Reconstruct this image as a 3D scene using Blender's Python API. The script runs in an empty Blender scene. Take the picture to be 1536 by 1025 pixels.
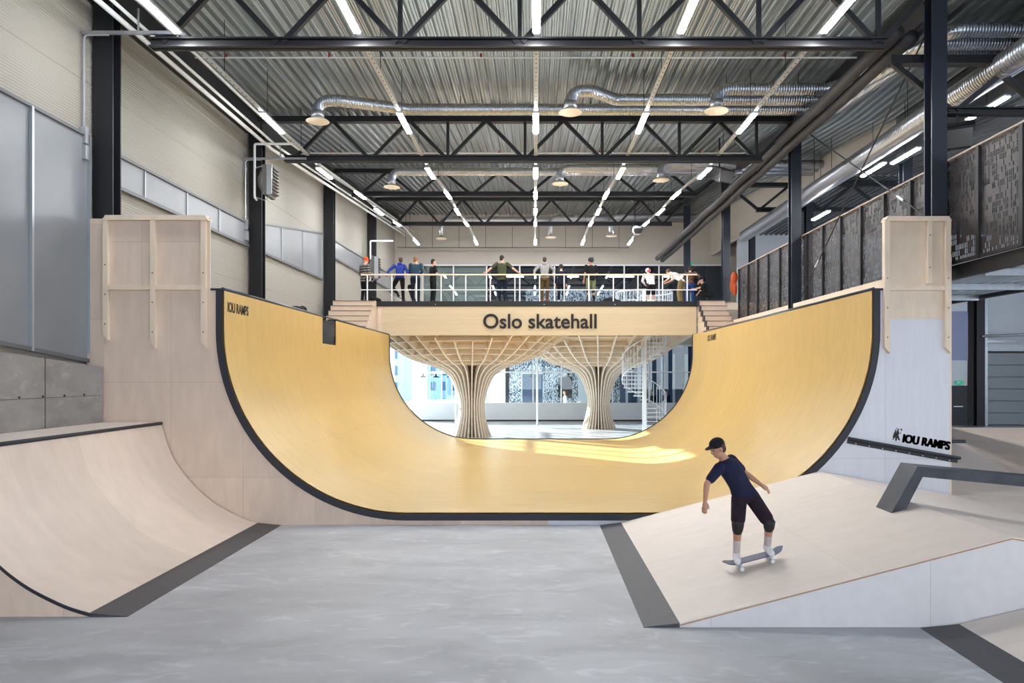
import bpy, math, random
from mathutils import Vector, Matrix, noise
PI = math.pi
R = math.radians
random.seed(7)
scn = bpy.context.scene
col = scn.collection
F = 1100.0
CZ = 2.81

# ------------------------------------------------------------------ materials
def new_mat(name):
    m = bpy.data.materials.new(name)
    m.use_nodes = True
    nt = m.node_tree
    for n in list(nt.nodes):
        nt.nodes.remove(n)
    out = nt.nodes.new('ShaderNodeOutputMaterial')
    b = nt.nodes.new('ShaderNodeBsdfPrincipled')
    nt.links.new(b.outputs[0], out.inputs[0])
    return m, nt, b, out

def srgb(r, g, b):
    f = lambda c: (c/255/12.92) if c/255 <= 0.04045 else ((c/255+0.055)/1.055)**2.4
    return (f(r), f(g), f(b), 1)

def mat(name, c, rough=0.5, metal=0.0, var=0.0, scale=3.0, bump=0.0, stretch=(1, 1, 1), spec=0.5, c2=None, detail=4):
    m, nt, b, out = new_mat(name)
    b.inputs['Roughness'].default_value = rough
    b.inputs['Metallic'].default_value = metal
    b.inputs['Specular IOR Level'].default_value = spec
    b.inputs['Base Color'].default_value = c
    if var or bump or c2:
        tc = nt.nodes.new('ShaderNodeTexCoord')
        mp = nt.nodes.new('ShaderNodeMapping')
        mp.inputs['Scale'].default_value = stretch
        nz = nt.nodes.new('ShaderNodeTexNoise')
        nz.inputs['Scale'].default_value = scale
        nz.inputs['Detail'].default_value = detail
        nt.links.new(tc.outputs['Object'], mp.inputs[0])
        nt.links.new(mp.outputs[0], nz.inputs['Vector'])
        if var or c2:
            rp = nt.nodes.new('ShaderNodeValToRGB')
            rp.color_ramp.elements[0].position = 0.3
            rp.color_ramp.elements[1].position = 0.7
            a = c2 if c2 else tuple(max(0, x*(1-var)) for x in c[:3])+(1,)
            bb = c if c2 else tuple(min(1, x*(1+var)) for x in c[:3])+(1,)
            rp.color_ramp.elements[0].color = a
            rp.color_ramp.elements[1].color = bb
            nt.links.new(nz.outputs['Fac'], rp.inputs[0])
            nt.links.new(rp.outputs[0], b.inputs['Base Color'])
        if bump:
            bp = nt.nodes.new('ShaderNodeBump')
            bp.inputs['Strength'].default_value = bump
            bp.inputs['Distance'].default_value = 0.01
            nt.links.new(nz.outputs['Fac'], bp.inputs['Height'])
            nt.links.new(bp.outputs[0], b.inputs['Normal'])
    return m

def ply(name, c, ax=('X', 'Z'), bw=1.22, bh=2.44, off=(0, 0), var=0.05, seam=0.72, rough=0.5, tint=0.06, grain=(2, 2, 14), gap=0.004):
    """plywood sheets: a brick pattern of sheets plus stretched grain"""
    m, nt, b, out = new_mat(name)
    b.inputs['Roughness'].default_value = rough
    tc = nt.nodes.new('ShaderNodeTexCoord')
    sp = nt.nodes.new('ShaderNodeSeparateXYZ')
    cb = nt.nodes.new('ShaderNodeCombineXYZ')
    nt.links.new(tc.outputs['Object'], sp.inputs[0])
    for i, a in enumerate(ax):
        ad = nt.nodes.new('ShaderNodeMath'); ad.operation = 'ADD'
        ad.inputs[1].default_value = 100*(bw if i == 0 else bh)+off[i]
        nt.links.new(sp.outputs[a], ad.inputs[0])
        nt.links.new(ad.outputs[0], cb.inputs[i])
    br = nt.nodes.new('ShaderNodeTexBrick')
    br.offset = 0.0
    br.inputs['Scale'].default_value = 1.0
    br.inputs['Mortar Size'].default_value = gap
    br.inputs['Mortar Smooth'].default_value = 0.2
    br.inputs['Brick Width'].default_value = bw
    br.inputs['Row Height'].default_value = bh
    br.inputs['Color1'].default_value = tuple(x*(1-tint) for x in c[:3])+(1,)
    br.inputs['Color2'].default_value = tuple(min(1, x*(1+tint)) for x in c[:3])+(1,)
    br.inputs['Mortar'].default_value = tuple(x*seam for x in c[:3])+(1,)
    nt.links.new(cb.outputs[0], br.inputs['Vector'])
    mp = nt.nodes.new('ShaderNodeMapping')
    mp.inputs['Scale'].default_value = grain
    nt.links.new(tc.outputs['Object'], mp.inputs[0])
    nz = nt.nodes.new('ShaderNodeTexNoise')
    nz.inputs['Scale'].default_value = 1.2
    nz.inputs['Detail'].default_value = 7
    nt.links.new(mp.outputs[0], nz.inputs['Vector'])
    mr = nt.nodes.new('ShaderNodeMapRange')
    mr.inputs['From Min'].default_value = 0.3
    mr.inputs['From Max'].default_value = 0.7
    mr.inputs['To Min'].default_value = 1-var
    mr.inputs['To Max'].default_value = 1+var
    nt.links.new(nz.outputs['Fac'], mr.inputs['Value'])
    mx = nt.nodes.new('ShaderNodeMix'); mx.data_type = 'RGBA'; mx.blend_type = 'MULTIPLY'
    mx.inputs['Factor'].default_value = 1
    nt.links.new(br.outputs['Color'], mx.inputs[6])
    nt.links.new(mr.outputs[0], mx.inputs[7])
    nt.links.new(mx.outputs[2], b.inputs['Base Color'])
    return m

def ribbed(name, c, axis, freq, strength, rough=0.5, metal=0.0, var=0.0):
    m, nt, b, out = new_mat(name)
    b.inputs['Roughness'].default_value = rough
    b.inputs['Metallic'].default_value = metal
    b.inputs['Base Color'].default_value = c
    tc = nt.nodes.new('ShaderNodeTexCoord')
    wv = nt.nodes.new('ShaderNodeTexWave')
    wv.bands_direction = axis
    wv.inputs['Scale'].default_value = freq
    nt.links.new(tc.outputs['Object'], wv.inputs['Vector'])
    bp = nt.nodes.new('ShaderNodeBump')
    bp.inputs['Strength'].default_value = strength
    bp.inputs['Distance'].default_value = 0.02
    nt.links.new(wv.outputs['Fac'], bp.inputs['Height'])
    nt.links.new(bp.outputs[0], b.inputs['Normal'])
    return m

def emit(name, c, s):
    m, nt, b, out = new_mat(name)
    b.inputs['Base Color'].default_value = c
    b.inputs['Emission Color'].default_value = c
    b.inputs['Emission Strength'].default_value = s
    return m

def glass(name, tint=(0.9, 0.95, 0.95, 1), gl=0.08, rough=0.0):
    m, nt, b, out = new_mat(name)
    nt.nodes.remove(b)
    t = nt.nodes.new('ShaderNodeBsdfTransparent'); t.inputs[0].default_value = tint
    g = nt.nodes.new('ShaderNodeBsdfGlossy'); g.inputs['Roughness'].default_value = rough
    lw = nt.nodes.new('ShaderNodeLayerWeight'); lw.inputs[0].default_value = 0.5
    fr = nt.nodes.new('ShaderNodeMath'); fr.operation = 'POWER'; fr.inputs[1].default_value = 5
    nt.links.new(lw.outputs['Facing'], fr.inputs[0])
    ad = nt.nodes.new('ShaderNodeMath'); ad.operation = 'ADD'; ad.inputs[1].default_value = gl; ad.use_clamp = True
    mx = nt.nodes.new('ShaderNodeMixShader')
    nt.links.new(fr.outputs[0], ad.inputs[0])
    nt.links.new(ad.outputs[0], mx.inputs[0])
    nt.links.new(t.outputs[0], mx.inputs[1]); nt.links.new(g.outputs[0], mx.inputs[2])
    nt.links.new(mx.outputs[0], out.inputs[0])
    return m

def cells(name, ax, sizes, lo, hi, c1, c2=None, rough=0.5, metal=0.0, thr=0.5, bias=0.0):
    """random rectangular cells; c2 None = real holes through the sheet"""
    m, nt, b, out = new_mat(name)
    b.inputs['Roughness'].default_value = rough
    b.inputs['Metallic'].default_value = metal
    tc = nt.nodes.new('ShaderNodeTexCoord')
    sp = nt.nodes.new('ShaderNodeSeparateXYZ')
    nt.links.new(tc.outputs['Object'], sp.inputs[0])
    cb = nt.nodes.new('ShaderNodeCombineXYZ')
    for i, (a, s) in enumerate(zip(ax, sizes)):
        d = nt.nodes.new('ShaderNodeMath'); d.operation = 'DIVIDE'; d.inputs[1].default_value = s
        f = nt.nodes.new('ShaderNodeMath'); f.operation = 'FLOOR'
        nt.links.new(sp.outputs[a], d.inputs[0]); nt.links.new(d.outputs[0], f.inputs[0])
        nt.links.new(f.outputs[0], cb.inputs[i])
    wn = nt.nodes.new('ShaderNodeTexWhiteNoise'); wn.noise_dimensions = '3D'
    nt.links.new(cb.outputs[0], wn.inputs['Vector'])
    nz = nt.nodes.new('ShaderNodeTexNoise'); nz.inputs['Scale'].default_value = 0.9; nz.inputs['Detail'].default_value = 1
    nt.links.new(tc.outputs['Object'], nz.inputs['Vector'])
    ml = nt.nodes.new('ShaderNodeMath'); ml.operation = 'MULTIPLY_ADD'; ml.inputs[1].default_value = bias; ml.inputs[2].default_value = -bias/2
    nt.links.new(nz.outputs['Fac'], ml.inputs[0])
    ad = nt.nodes.new('ShaderNodeMath'); ad.operation = 'ADD'
    nt.links.new(wn.outputs['Value'], ad.inputs[0]); nt.links.new(ml.outputs[0], ad.inputs[1])
    gt = nt.nodes.new('ShaderNodeMath'); gt.operation = 'GREATER_THAN'; gt.inputs[1].default_value = thr
    nt.links.new(ad.outputs[0], gt.inputs[0])
    b.inputs['Base Color'].default_value = c1
    if c2:
        mx = nt.nodes.new('ShaderNodeMix'); mx.data_type = 'RGBA'
        mx.inputs[6].default_value = c1; mx.inputs[7].default_value = c2
        nt.links.new(gt.outputs[0], mx.inputs[0]); nt.links.new(mx.outputs[2], b.inputs['Base Color'])
    else:
        prev = gt
        for i, (a, sz, mg) in enumerate(zip(ax, sizes, (0.42, 0.12))):
            d = nt.nodes.new('ShaderNodeMath'); d.operation = 'DIVIDE'; d.inputs[1].default_value = sz
            f = nt.nodes.new('ShaderNodeMath'); f.operation = 'FRACT'
            g = nt.nodes.new('ShaderNodeMath'); g.operation = 'GREATER_THAN'; g.inputs[1].default_value = mg
            q = nt.nodes.new('ShaderNodeMath'); q.operation = 'MULTIPLY'
            nt.links.new(sp.outputs[a], d.inputs[0]); nt.links.new(d.outputs[0], f.inputs[0]); nt.links.new(f.outputs[0], g.inputs[0])
            nt.links.new(g.outputs[0], q.inputs[0]); nt.links.new(prev.outputs[0], q.inputs[1]); prev = q
        iv = nt.nodes.new('ShaderNodeMath'); iv.operation = 'SUBTRACT'; iv.inputs[0].default_value = 1
        nt.links.new(prev.outputs[0], iv.inputs[1]); nt.links.new(iv.outputs[0], b.inputs['Alpha'])
    return m

def concrete(name, c, rough, stain=0.18, streak=(0.5, 1.6, 1)):
    m, nt, b, out = new_mat(name)
    tc = nt.nodes.new('ShaderNodeTexCoord')
    mp = nt.nodes.new('ShaderNodeMapping'); mp.inputs['Scale'].default_value = streak
    nt.links.new(tc.outputs['Object'], mp.inputs[0])
    n1 = nt.nodes.new('ShaderNodeTexNoise'); n1.inputs['Scale'].default_value = 0.9; n1.inputs['Detail'].default_value = 9; n1.inputs['Roughness'].default_value = 0.6; n1.inputs['Distortion'].default_value = 0.6
    n2 = nt.nodes.new('ShaderNodeTexNoise'); n2.inputs['Scale'].default_value = 3.1; n2.inputs['Detail'].default_value = 8; n2.inputs['Distortion'].default_value = 1.5
    nt.links.new(mp.outputs[0], n1.inputs['Vector']); nt.links.new(mp.outputs[0], n2.inputs['Vector'])
    r1 = nt.nodes.new('ShaderNodeValToRGB')
    r1.color_ramp.elements[0].position = 0.32; r1.color_ramp.elements[1].position = 0.68
    r1.color_ramp.elements[0].color = tuple(x*(1-stain) for x in c[:3])+(1,)
    r1.color_ramp.elements[1].color = tuple(min(1, x*(1+stain)) for x in c[:3])+(1,)
    nt.links.new(n1.outputs['Fac'], r1.inputs[0])
    r2 = nt.nodes.new('ShaderNodeValToRGB')
    r2.color_ramp.elements[0].position = 0.56; r2.color_ramp.elements[1].position = 0.64
    r2.color_ramp.elements[0].color = (1, 1, 1, 1); r2.color_ramp.elements[1].color = (1.22, 1.22, 1.22, 1)
    nt.links.new(n2.outputs['Fac'], r2.inputs[0])
    mx = nt.nodes.new('ShaderNodeMix'); mx.data_type = 'RGBA'; mx.blend_type = 'MULTIPLY'; mx.inputs['Factor'].default_value = 0.75
    nt.links.new(r1.outputs[0], mx.inputs[6]); nt.links.new(r2.outputs[0], mx.inputs[7])
    nt.links.new(mx.outputs[2], b.inputs['Base Color'])
    b.inputs['Roughness'].default_value = rough
    bp = nt.nodes.new('ShaderNodeBump'); bp.inputs['Strength'].default_value = 0.08; bp.inputs['Distance'].default_value = 0.01
    nt.links.new(n2.outputs['Fac'], bp.inputs['Height']); nt.links.new(bp.outputs[0], b.inputs['Normal'])
    return m

M = {}
M['floor'] = concrete('polished_concrete', srgb(173, 174, 179), 0.42, 0.2, (0.6, 1.3, 1))
M['lobby_floor'] = concrete('lobby_concrete', srgb(200, 206, 216), 0.18, 0.05)
M['concrete'] = concrete('cast_concrete', srgb(142, 138, 136), 0.8, 0.22, (1, 1, 2))
M['wall'] = ribbed('cream_ribbed_panel', srgb(155, 151, 142), 'Z', 6.0, 0.4, 0.5)
M['wall_plain'] = mat('cream_panel', srgb(188, 183, 174), 0.5, var=0.02)
M['white_panel'] = mat('white_panel', srgb(216, 220, 226), 0.5, var=0.02)
M['poly'] = mat('polycarbonate', srgb(128, 131, 136), 0.28, var=0.1, scale=0.8, c2=None)
M['grey_frame'] = mat('grey_window_frame', srgb(108, 110, 114), 0.45, 0.3)
M['alu'] = mat('aluminium', srgb(190, 194, 200), 0.35, 0.7)
M['black'] = mat('black_steel', srgb(22, 23, 27), 0.5)
M['black_side'] = mat('column_paint', srgb(32, 37, 48), 0.35)
M['trim'] = mat('black_edge', srgb(38, 40, 48), 0.55)
M['darksteel'] = mat('dark_steel_sheet', srgb(72, 72, 76), 0.5, 0.2, var=0.25, scale=6, stretch=(1, 12, 1))
M['rail_steel'] = mat('rail_steel', srgb(62, 64, 72), 0.45, 0.3, var=0.3, scale=4)
M['coping'] = mat('coping_steel', srgb(70, 76, 88), 0.3, 0.7)
M['ceil'] = mat('galvanised_deck', srgb(186, 193, 197), 0.28, 0.92, var=0.22, scale=1.5, stretch=(14, 0.12, 1))
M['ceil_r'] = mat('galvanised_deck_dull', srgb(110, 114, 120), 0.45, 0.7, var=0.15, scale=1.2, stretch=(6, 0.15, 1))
M['duct'] = ribbed('spiral_duct', srgb(190, 194, 202), 'X', 5.0, 0.35, 0.3, 0.95)
M['ductY'] = ribbed('spiral_duct_long', srgb(190, 194, 202), 'Y', 4.0, 0.35, 0.3, 0.95)
M['galv'] = mat('galvanised', srgb(180, 184, 190), 0.35, 0.8, var=0.1, scale=8)
M['track'] = mat('track_white', srgb(205, 208, 210), 0.4, 0.3)
M['cream_disc'] = mat('cream_diffuser', srgb(238, 226, 205), 0.5)
M['ply_wall'] = ply('birch_ply_wall', srgb(221, 199, 180), ('X', 'Z'), 1.35, 1.78, (0.3, 0.89), grain=(5, 1, 1.3), var=0.06)
M['ply_pale'] = ply('birch_ply_pale', srgb(220, 220, 227), ('X', 'Z'), 2.44, 3.2, (1.02, 1.96), var=0.03, tint=0.02, grain=(9, 1, 1.2))
M['ply_ramp'] = ply('birch_ply_riding', srgb(231, 218, 208), ('X', 'Y'), 2.44, 1.45, (0.4, 0.35), var=0.04, tint=0.03, seam=0.88, grain=(2, 6, 2), gap=0.006)
M['ply_quarter'] = ply('birch_ply_quarter', srgb(222, 203, 188), ('Y', 'X'), 1.5, 9, (0.35, 3), var=0.05, tint=0.07, seam=0.92, grain=(2, 4, 2))
M['ply_side'] = ply('birch_ply_side', srgb(216, 212, 212), ('X', 'Z'), 2.44, 3, (-0.35, 1), var=0.04, tint=0.02, grain=(5, 1, 5))
M['ply_edge'] = mat('ply_edge', srgb(176, 142, 112), 0.6, var=0.15, scale=3, stretch=(1, 1, 30))
M['timber'] = mat('pine_timber', srgb(229, 209, 186), 0.5, var=0.06, scale=2, stretch=(3, 3, 1))
M['yellow'] = ply('yellow_ply', srgb(206, 173, 106), ('Y', 'X'), 1.5, 2.44, (0.5, 0.25), var=0.055, seam=0.9, rough=0.33, tint=0.035, grain=(1.6, 5, 1.6), gap=0.005)
M['beam'] = ply('glulam_beam', srgb(210, 193, 163), ('X', 'Z'), 40, 0.12, (0, 0), var=0.05, tint=0.02, seam=0.97, grain=(1.2, 1, 16))
M['steps'] = mat('step_ply', srgb(220, 200, 180), 0.5, var=0.05)
M['step_shadow'] = mat('step_shadow_line', srgb(132, 112, 98), 0.6)  # shade of the gaps between steps, put into a dark colour
M['fin'] = mat('birch_fin', srgb(230, 216, 198), 0.5, var=0.06, scale=3, stretch=(1, 1, 5))
M['shell'] = mat('birch_shell', srgb(224, 202, 170), 0.5, var=0.05)
M['screen'] = cells('perforated_screen', ('Y', 'Z'), (0.05, 0.11), 0, 1, srgb(68, 62, 61), None, 0.45, 0.3, 0.42, 0.5)
M['screen_frame'] = mat('screen_post', srgb(44, 42, 44), 0.5, 0.3)
M['speckle'] = cells('speckled_panel', ('X', 'Z'), (0.05, 0.09), 0, 1, srgb(205, 212, 220), srgb(70, 84, 100), 0.5, 0, 0.5, 0.2)
M['glass'] = glass('clear_glass', gl=0.05)
M['glass_dark'] = glass('tinted_glass', (0.84, 0.88, 0.9, 1), gl=0.12)
M['greenish'] = mat('greenish_pane_reflection', srgb(178, 186, 176), 0.35)  # pale reflection in the left upper panes, put into a colour
M['white_paint'] = mat('white_paint', srgb(232, 235, 238), 0.4)
M['light'] = emit('strip_light', (0.96, 0.98, 1.0, 1), 112.0)
M['light_dim'] = emit('strip_light_side', (0.85, 0.92, 1.0, 1), 55.0)
M['pale_pole'] = mat('galvanised_pale', srgb(232, 238, 244), 0.4, 0.1)
M['grey_dark'] = mat('heater_grey', srgb(98, 96, 94), 0.5)
M['red'] = mat('red_clip', srgb(150, 50, 40), 0.5)
M['exit'] = emit('exit_sign_green', srgb(30, 160, 120), 0.45)
M['blue_panel'] = mat('blue_grey_panel', srgb(150, 156, 188), 0.5)
M['garage'] = ribbed('garage_door', srgb(150, 156, 160), 'Z', 1.0, 0.3, 0.4)
M['dark_door'] = mat('dark_door', srgb(36, 38, 44), 0.5)
M['ink'] = mat('black_lettering', srgb(16, 16, 18), 0.6)
M['pale_ground'] = mat('snowy_ground', srgb(230, 236, 242), 0.8, var=0.05)
M['bluegrey'] = mat('slate_blue_door', srgb(62, 84, 112), 0.4)
M['skin'] = mat('skin', srgb(214, 164, 138), 0.5, var=0.04, scale=10)
M['skin2'] = mat('skin_tan', srgb(190, 138, 112), 0.5, var=0.04, scale=10)
M['eye'] = mat('eye_dark', srgb(40, 30, 28), 0.3)
M['brown_hair'] = mat('brown_hair', srgb(70, 50, 38), 0.7, var=0.3, scale=30)
M['dark_hair'] = mat('dark_hair', srgb(34, 28, 26), 0.7, var=0.3, scale=30)
M['ginger_hair'] = mat('ginger_hair', srgb(140, 88, 52), 0.7, var=0.3, scale=30)

# ------------------------------------------------------------------ builder
LOC = {}
class MB:
    def __init__(s):
        s.v = []; s.f = []; s.e = []
    def add(s, vs, fs):
        n = len(s.v)
        s.v += [tuple(v) for v in vs]
        s.f += [tuple(i+n for i in f) for f in fs]
        return s
    def box(s, x0, x1, y0, y1, z0, z1):
        vs = [(x, y, z) for z in (z0, z1) for y in (y0, y1) for x in (x0, x1)]
        return s.add(vs, [(0, 2, 3, 1), (4, 5, 7, 6), (0, 1, 5, 4), (2, 6, 7, 3), (0, 4, 6, 2), (1, 3, 7, 5)])
    def bar(s, p, q, w, h=None, up=(0, 0, 1)):
        p = Vector(p); q = Vector(q); h = h or w
        d = (q-p).normalized(); up = Vector(up)
        if abs(d.dot(up)) > 0.99: up = Vector((0, 1, 0))
        a = d.cross(up).normalized()*w/2; b = a.cross(d).normalized()*h/2
        vs = [c+i*a+j*b for c in (p, q) for i, j in ((-1, -1), (1, -1), (1, 1), (-1, 1))]
        return s.add(vs, [(0, 1, 2, 3)[::-1], (4, 5, 6, 7), (0, 4, 5, 1)[::-1], (1, 5, 6, 2)[::-1], (2, 6, 7, 3)[::-1], (3, 7, 4, 0)[::-1]])
    def tube(s, pts, r, seg=10, caps=True):
        pts = [Vector(p) for p in pts]; n = len(pts)
        rs = r if isinstance(r, (list, tuple)) else [r]*n
        base = len(s.v); prev = None
        for i, p in enumerate(pts):
            d = (pts[min(i+1, n-1)]-pts[max(i-1, 0)]).normalized()
            if prev is None:
                u = Vector((0, 0, 1)) if abs(d.z) < 0.9 else Vector((0, 1, 0))
                a = d.cross(u).normalized()
            else:
                a = (prev-d*prev.dot(d)).normalized()
            prev = a; b = d.cross(a)
            for k in range(seg):
                t = 2*PI*k/seg
                s.v.append(tuple(p+(a*math.cos(t)+b*math.sin(t))*rs[i]))
        for i in range(n-1):
            for k in range(seg):
                k2 = (k+1) % seg
                s.f.append((base+i*seg+k, base+i*seg+k2, base+(i+1)*seg+k2, base+(i+1)*seg+k))
        if caps:
            s.f.append(tuple(base+k for k in range(seg))[::-1])
            s.f.append(tuple(base+(n-1)*seg+k for k in range(seg)))
        return s
    def lathe(s, prof, c=(0, 0, 0), seg=20, axis='Z'):
        base = len(s.v); n = len(prof)
        for (r, z) in prof:
            for k in range(seg):
                t = 2*PI*k/seg
                v = (r*math.cos(t), r*math.sin(t), z)
                if axis == 'Y': v = (v[0], v[2], v[1])
                if axis == 'X': v = (v[2], v[0], v[1])
                s.v.append((v[0]+c[0], v[1]+c[1], v[2]+c[2]))
        for i in range(n-1):
            for k in range(seg):
                k2 = (k+1) % seg
                s.f.append((base+i*seg+k, base+i*seg+k2, base+(i+1)*seg+k2, base+(i+1)*seg+k))
        s.f.append(tuple(base+k for k in range(seg))[::-1])
        s.f.append(tuple(base+(n-1)*seg+k for k in range(seg)))
        return s
    def prism(s, poly, a, b, axis='Y'):
        """polygon of 2-D points swept from a to b along an axis"""
        n = len(poly)
        def P(u, w, t):
            return {'Y': (u, t, w), 'X': (t, u, w), 'Z': (u, w, t)}[axis]
        vs = [P(u, w, a) for u, w in poly]+[P(u, w, b) for u, w in poly]
        fs = [tuple(range(n))[::-1], tuple(range(n, 2*n))]
        for i in range(n):
            j = (i+1) % n
            fs.append((i, j, n+j, n+i))
        return s.add(vs, fs)
    def ellip(s, c, r, seg=14, rings=8, rot=None):
        base = len(s.v); c = Vector(c)
        for i in range(rings+1):
            ph = PI*i/rings
            for k in range(seg):
                t = 2*PI*k/seg
                v = Vector((r[0]*math.sin(ph)*math.cos(t), r[1]*math.sin(ph)*math.sin(t), r[2]*math.cos(ph)))
                if rot: v = rot @ v
                s.v.append(tuple(c+v))
        for i in range(rings):
            for k in range(seg):
                k2 = (k+1) % seg
                s.f.append((base+i*seg+k, base+(i+1)*seg+k, base+(i+1)*seg+k2, base+i*seg+k2))
        return s
    def build(s, name, m, parent=None, smooth=False, origin=None, label=None):
        me = bpy.data.meshes.new(name)
        vs = s.v
        if parent is not None:
            o0 = LOC[parent.name]
        elif origin is not None:
            o0 = Vector(origin)
        else:
            xs = [v[0] for v in vs]; ys = [v[1] for v in vs]; zs = [v[2] for v in vs]
            o0 = Vector(((min(xs)+max(xs))/2, (min(ys)+max(ys))/2, min(zs)))
        me.from_pydata([(v[0]-o0.x, v[1]-o0.y, v[2]-o0.z) for v in vs], [], s.f)
        me.validate(); me.update()
        if smooth:
            for p in me.polygons: p.use_smooth = True
        me.materials.append(m if not isinstance(m, str) else M[m])
        ob = bpy.data.objects.new(name, me)
        col.objects.link(ob)
        if parent is not None:
            ob.parent = parent
        else:
            ob.location = o0
        LOC[ob.name] = o0
        import bmesh
        bm = bmesh.new(); bm.from_mesh(me)
        if smooth is not None:
            bmesh.ops.remove_doubles(bm, verts=bm.verts, dist=1e-5)
            bmesh.ops.recalc_face_normals(bm, faces=bm.faces)
        bm.to_mesh(me); bm.free()
        if smooth == 'auto':
            ang = R(40)
            import bmesh as _b
            b2 = _b.new(); b2.from_mesh(me)
            for e in b2.edges:
                if len(e.link_faces) == 2 and e.calc_face_angle(0) > ang: e.smooth = False
            b2.to_mesh(me); b2.free()
        if label: ob['label'] = label
        return ob

def tag(o, label, cat, group=None):
    o['label'] = label; o['category'] = cat
    if group: o['group'] = group
    return o
def struct(o):
    o['kind'] = 'structure'; return o
def empty(name, loc, label, cat, group=None):
    o = bpy.data.objects.new(name, None); col.objects.link(o)
    o.location = loc; o.empty_display_size = 0.2
    LOC[o.name] = Vector(loc)
    return tag(o, label, cat, group)
def copy_tree(o, parent=None):
    c = o.copy(); col.objects.link(c); c.parent = parent
    for ch in list(o.children):
        copy_tree(ch, c)
    return c
def LOCP(o, x, y, z):
    LOC[o.name] = Vector((x, y, z)); return o
def B(x0, x1, y0, y1, z0, z1):
    return MB().box(x0, x1, y0, y1, z0, z1)

def text_mesh(txt, size, extrude=0.01, bold=0.0, width=None, shear=0, spacing=1.0):
    cu = bpy.data.curves.new('t', 'FONT'); cu.body = txt; cu.size = size; cu.extrude = extrude
    cu.offset = bold; cu.shear = shear; cu.space_character = spacing; cu.resolution_u = 6
    ob = bpy.data.objects.new('t', cu); col.objects.link(ob)
    dg = bpy.context.evaluated_depsgraph_get(); dg.update()
    me = bpy.data.meshes.new_from_object(ob.evaluated_get(dg))
    col.objects.unlink(ob); bpy.data.objects.remove(ob)
    xs = [v.co.x for v in me.vertices]
    w = max(xs)-min(xs); x0 = min(xs)
    mb = MB()
    k = (width/w) if width else 1
    mb.add([((v.co.x-x0)*k, v.co.y, v.co.z) for v in me.vertices], [tuple(p.vertices) for p in me.polygons])
    bpy.data.meshes.remove(me)
    return mb
def xform(mb, fn):
    mb.v = [tuple(fn(*v)) for v in mb.v]; return mb

# ------------------------------------------------------------------ setting
YB = 44.2
def roof_z(y):
    return 10.3 if y < 21.5 else 10.3+(y-21.5)*(12.4-10.3)/(YB-21.5)
struct(B(-8.6, 30, -6, 29.3, -0.1, 0).build('floor', 'floor', origin=(0, 0, 0)))
struct(B(-8.6, 30, 29.3, 52, -0.1, 0).build('floor_lobby', 'lobby_floor', origin=(0, 0, 0)))

def corrugated(x0, x1, ys, zf, per=0.24, h=0.11):
    prof = []
    x = x0
    while x < x1:
        prof += [(x, 0), (x+per*0.13, 0), (x+per*0.17, h*0.16), (x+per*0.21, 0), (x+per*0.34, 0), (x+per*0.44, h), (x+per*0.60, h), (x+per*0.64, h*0.82), (x+per*0.70, h*0.82), (x+per*0.74, h), (x+per*0.90, h)]
        x += per
    mb = MB(); n = len(prof)
    for y in ys:
        for (px, pz) in prof: mb.v.append((px, y, zf(y)+pz))
    for j in range(len(ys)-1):
        for i in range(n-1):
            mb.f.append((j*n+i, j*n+i+1, (j+1)*n+i+1, (j+1)*n+i))
    return mb
c = corrugated(-8.5, 10.75, [-6, 21.5, YB+0.1], roof_z)
struct(c.build('ceiling', 'ceil', origin=(0, 0, 10)))
def rroof(y): return 9.0 if y < 13.9 else (9.0+(y-13.9)*1.5/15.2 if y < 29.1 else 10.5)
struct(corrugated(10.75, 30, [-6, 13.9, 29.1, YB+0.1], rroof, 0.28, 0.08).build('ceiling_side_bay', 'ceil_r', origin=(0, 0, 10)))
struct(B(-8.6, 30.2, -6.2, 52, 12.7, 12.8).build('ceiling_outer', 'ceil_r', origin=(0, 0, 12)))

# left wall: upper ribbed panels, lower solid, open glazing beside the lobby
wl = MB()
wl.box(-8.6, -8.42, -6, 32.4, 0, 12.7)
wl.box(-8.6, -8.42, 32.4, YB, 4.7, 12.7)
wl.box(-8.6, -8.42, 32.4, YB, 0, 0.35)
struct(wl.build('wall_left', 'wall', origin=(-8.5, 0, 0)))
# back wall of the hall with the upper window band and lobby opening
wb = MB()
wb.box(-8.6, 30, YB, YB+0.15, 9.45, 12.7)
wb.box(-8.6, -6.75, YB, YB+0.15, 5.7, 9.45)
wb.box(11.5, 30, YB, YB+0.15, 0, 9.45)
wb.box(-8.6, 11.5, YB, YB+0.15, 4.6, 5.7)
struct(wb.build('wall_back', 'wall_plain', origin=(0, YB, 0)))
struct(B(-8.6, 30, 51.9, 52.1, 0, 12.7).build('wall_back_outer', 'white_panel', origin=(0, 52, 0)) if False else
       MB().box(2.5, 30, 51.9, 52.1, 0, 12.7).box(-8.6, 2.5, 51.9, 52.1, 4.7, 12.7).build('wall_back_far', 'white_panel', origin=(0, 52, 0)))
struct(MB().box(-8.6, -8.42, YB, 52, 4.7, 12.7).box(-8.6, -8.42, YB, 52, 0, 0.35).build('wall_left_far', 'white_panel', origin=(-8.5, 48, 0)))
wr = MB()
wr.box(30, 30.2, -6, 44, 0, 1.2).box(30, 30.2, -6, 52, 8.0, 12.7).box(30, 30.2, 31, 52, 1.2, 8.0)
for k in range(9): wr.box(30, 30.2, -6+k*4.6, -5.6+k*4.6, 1.2, 8)
struct(wr.build('wall_right', 'white_panel', origin=(30, 20, 0)))
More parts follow.
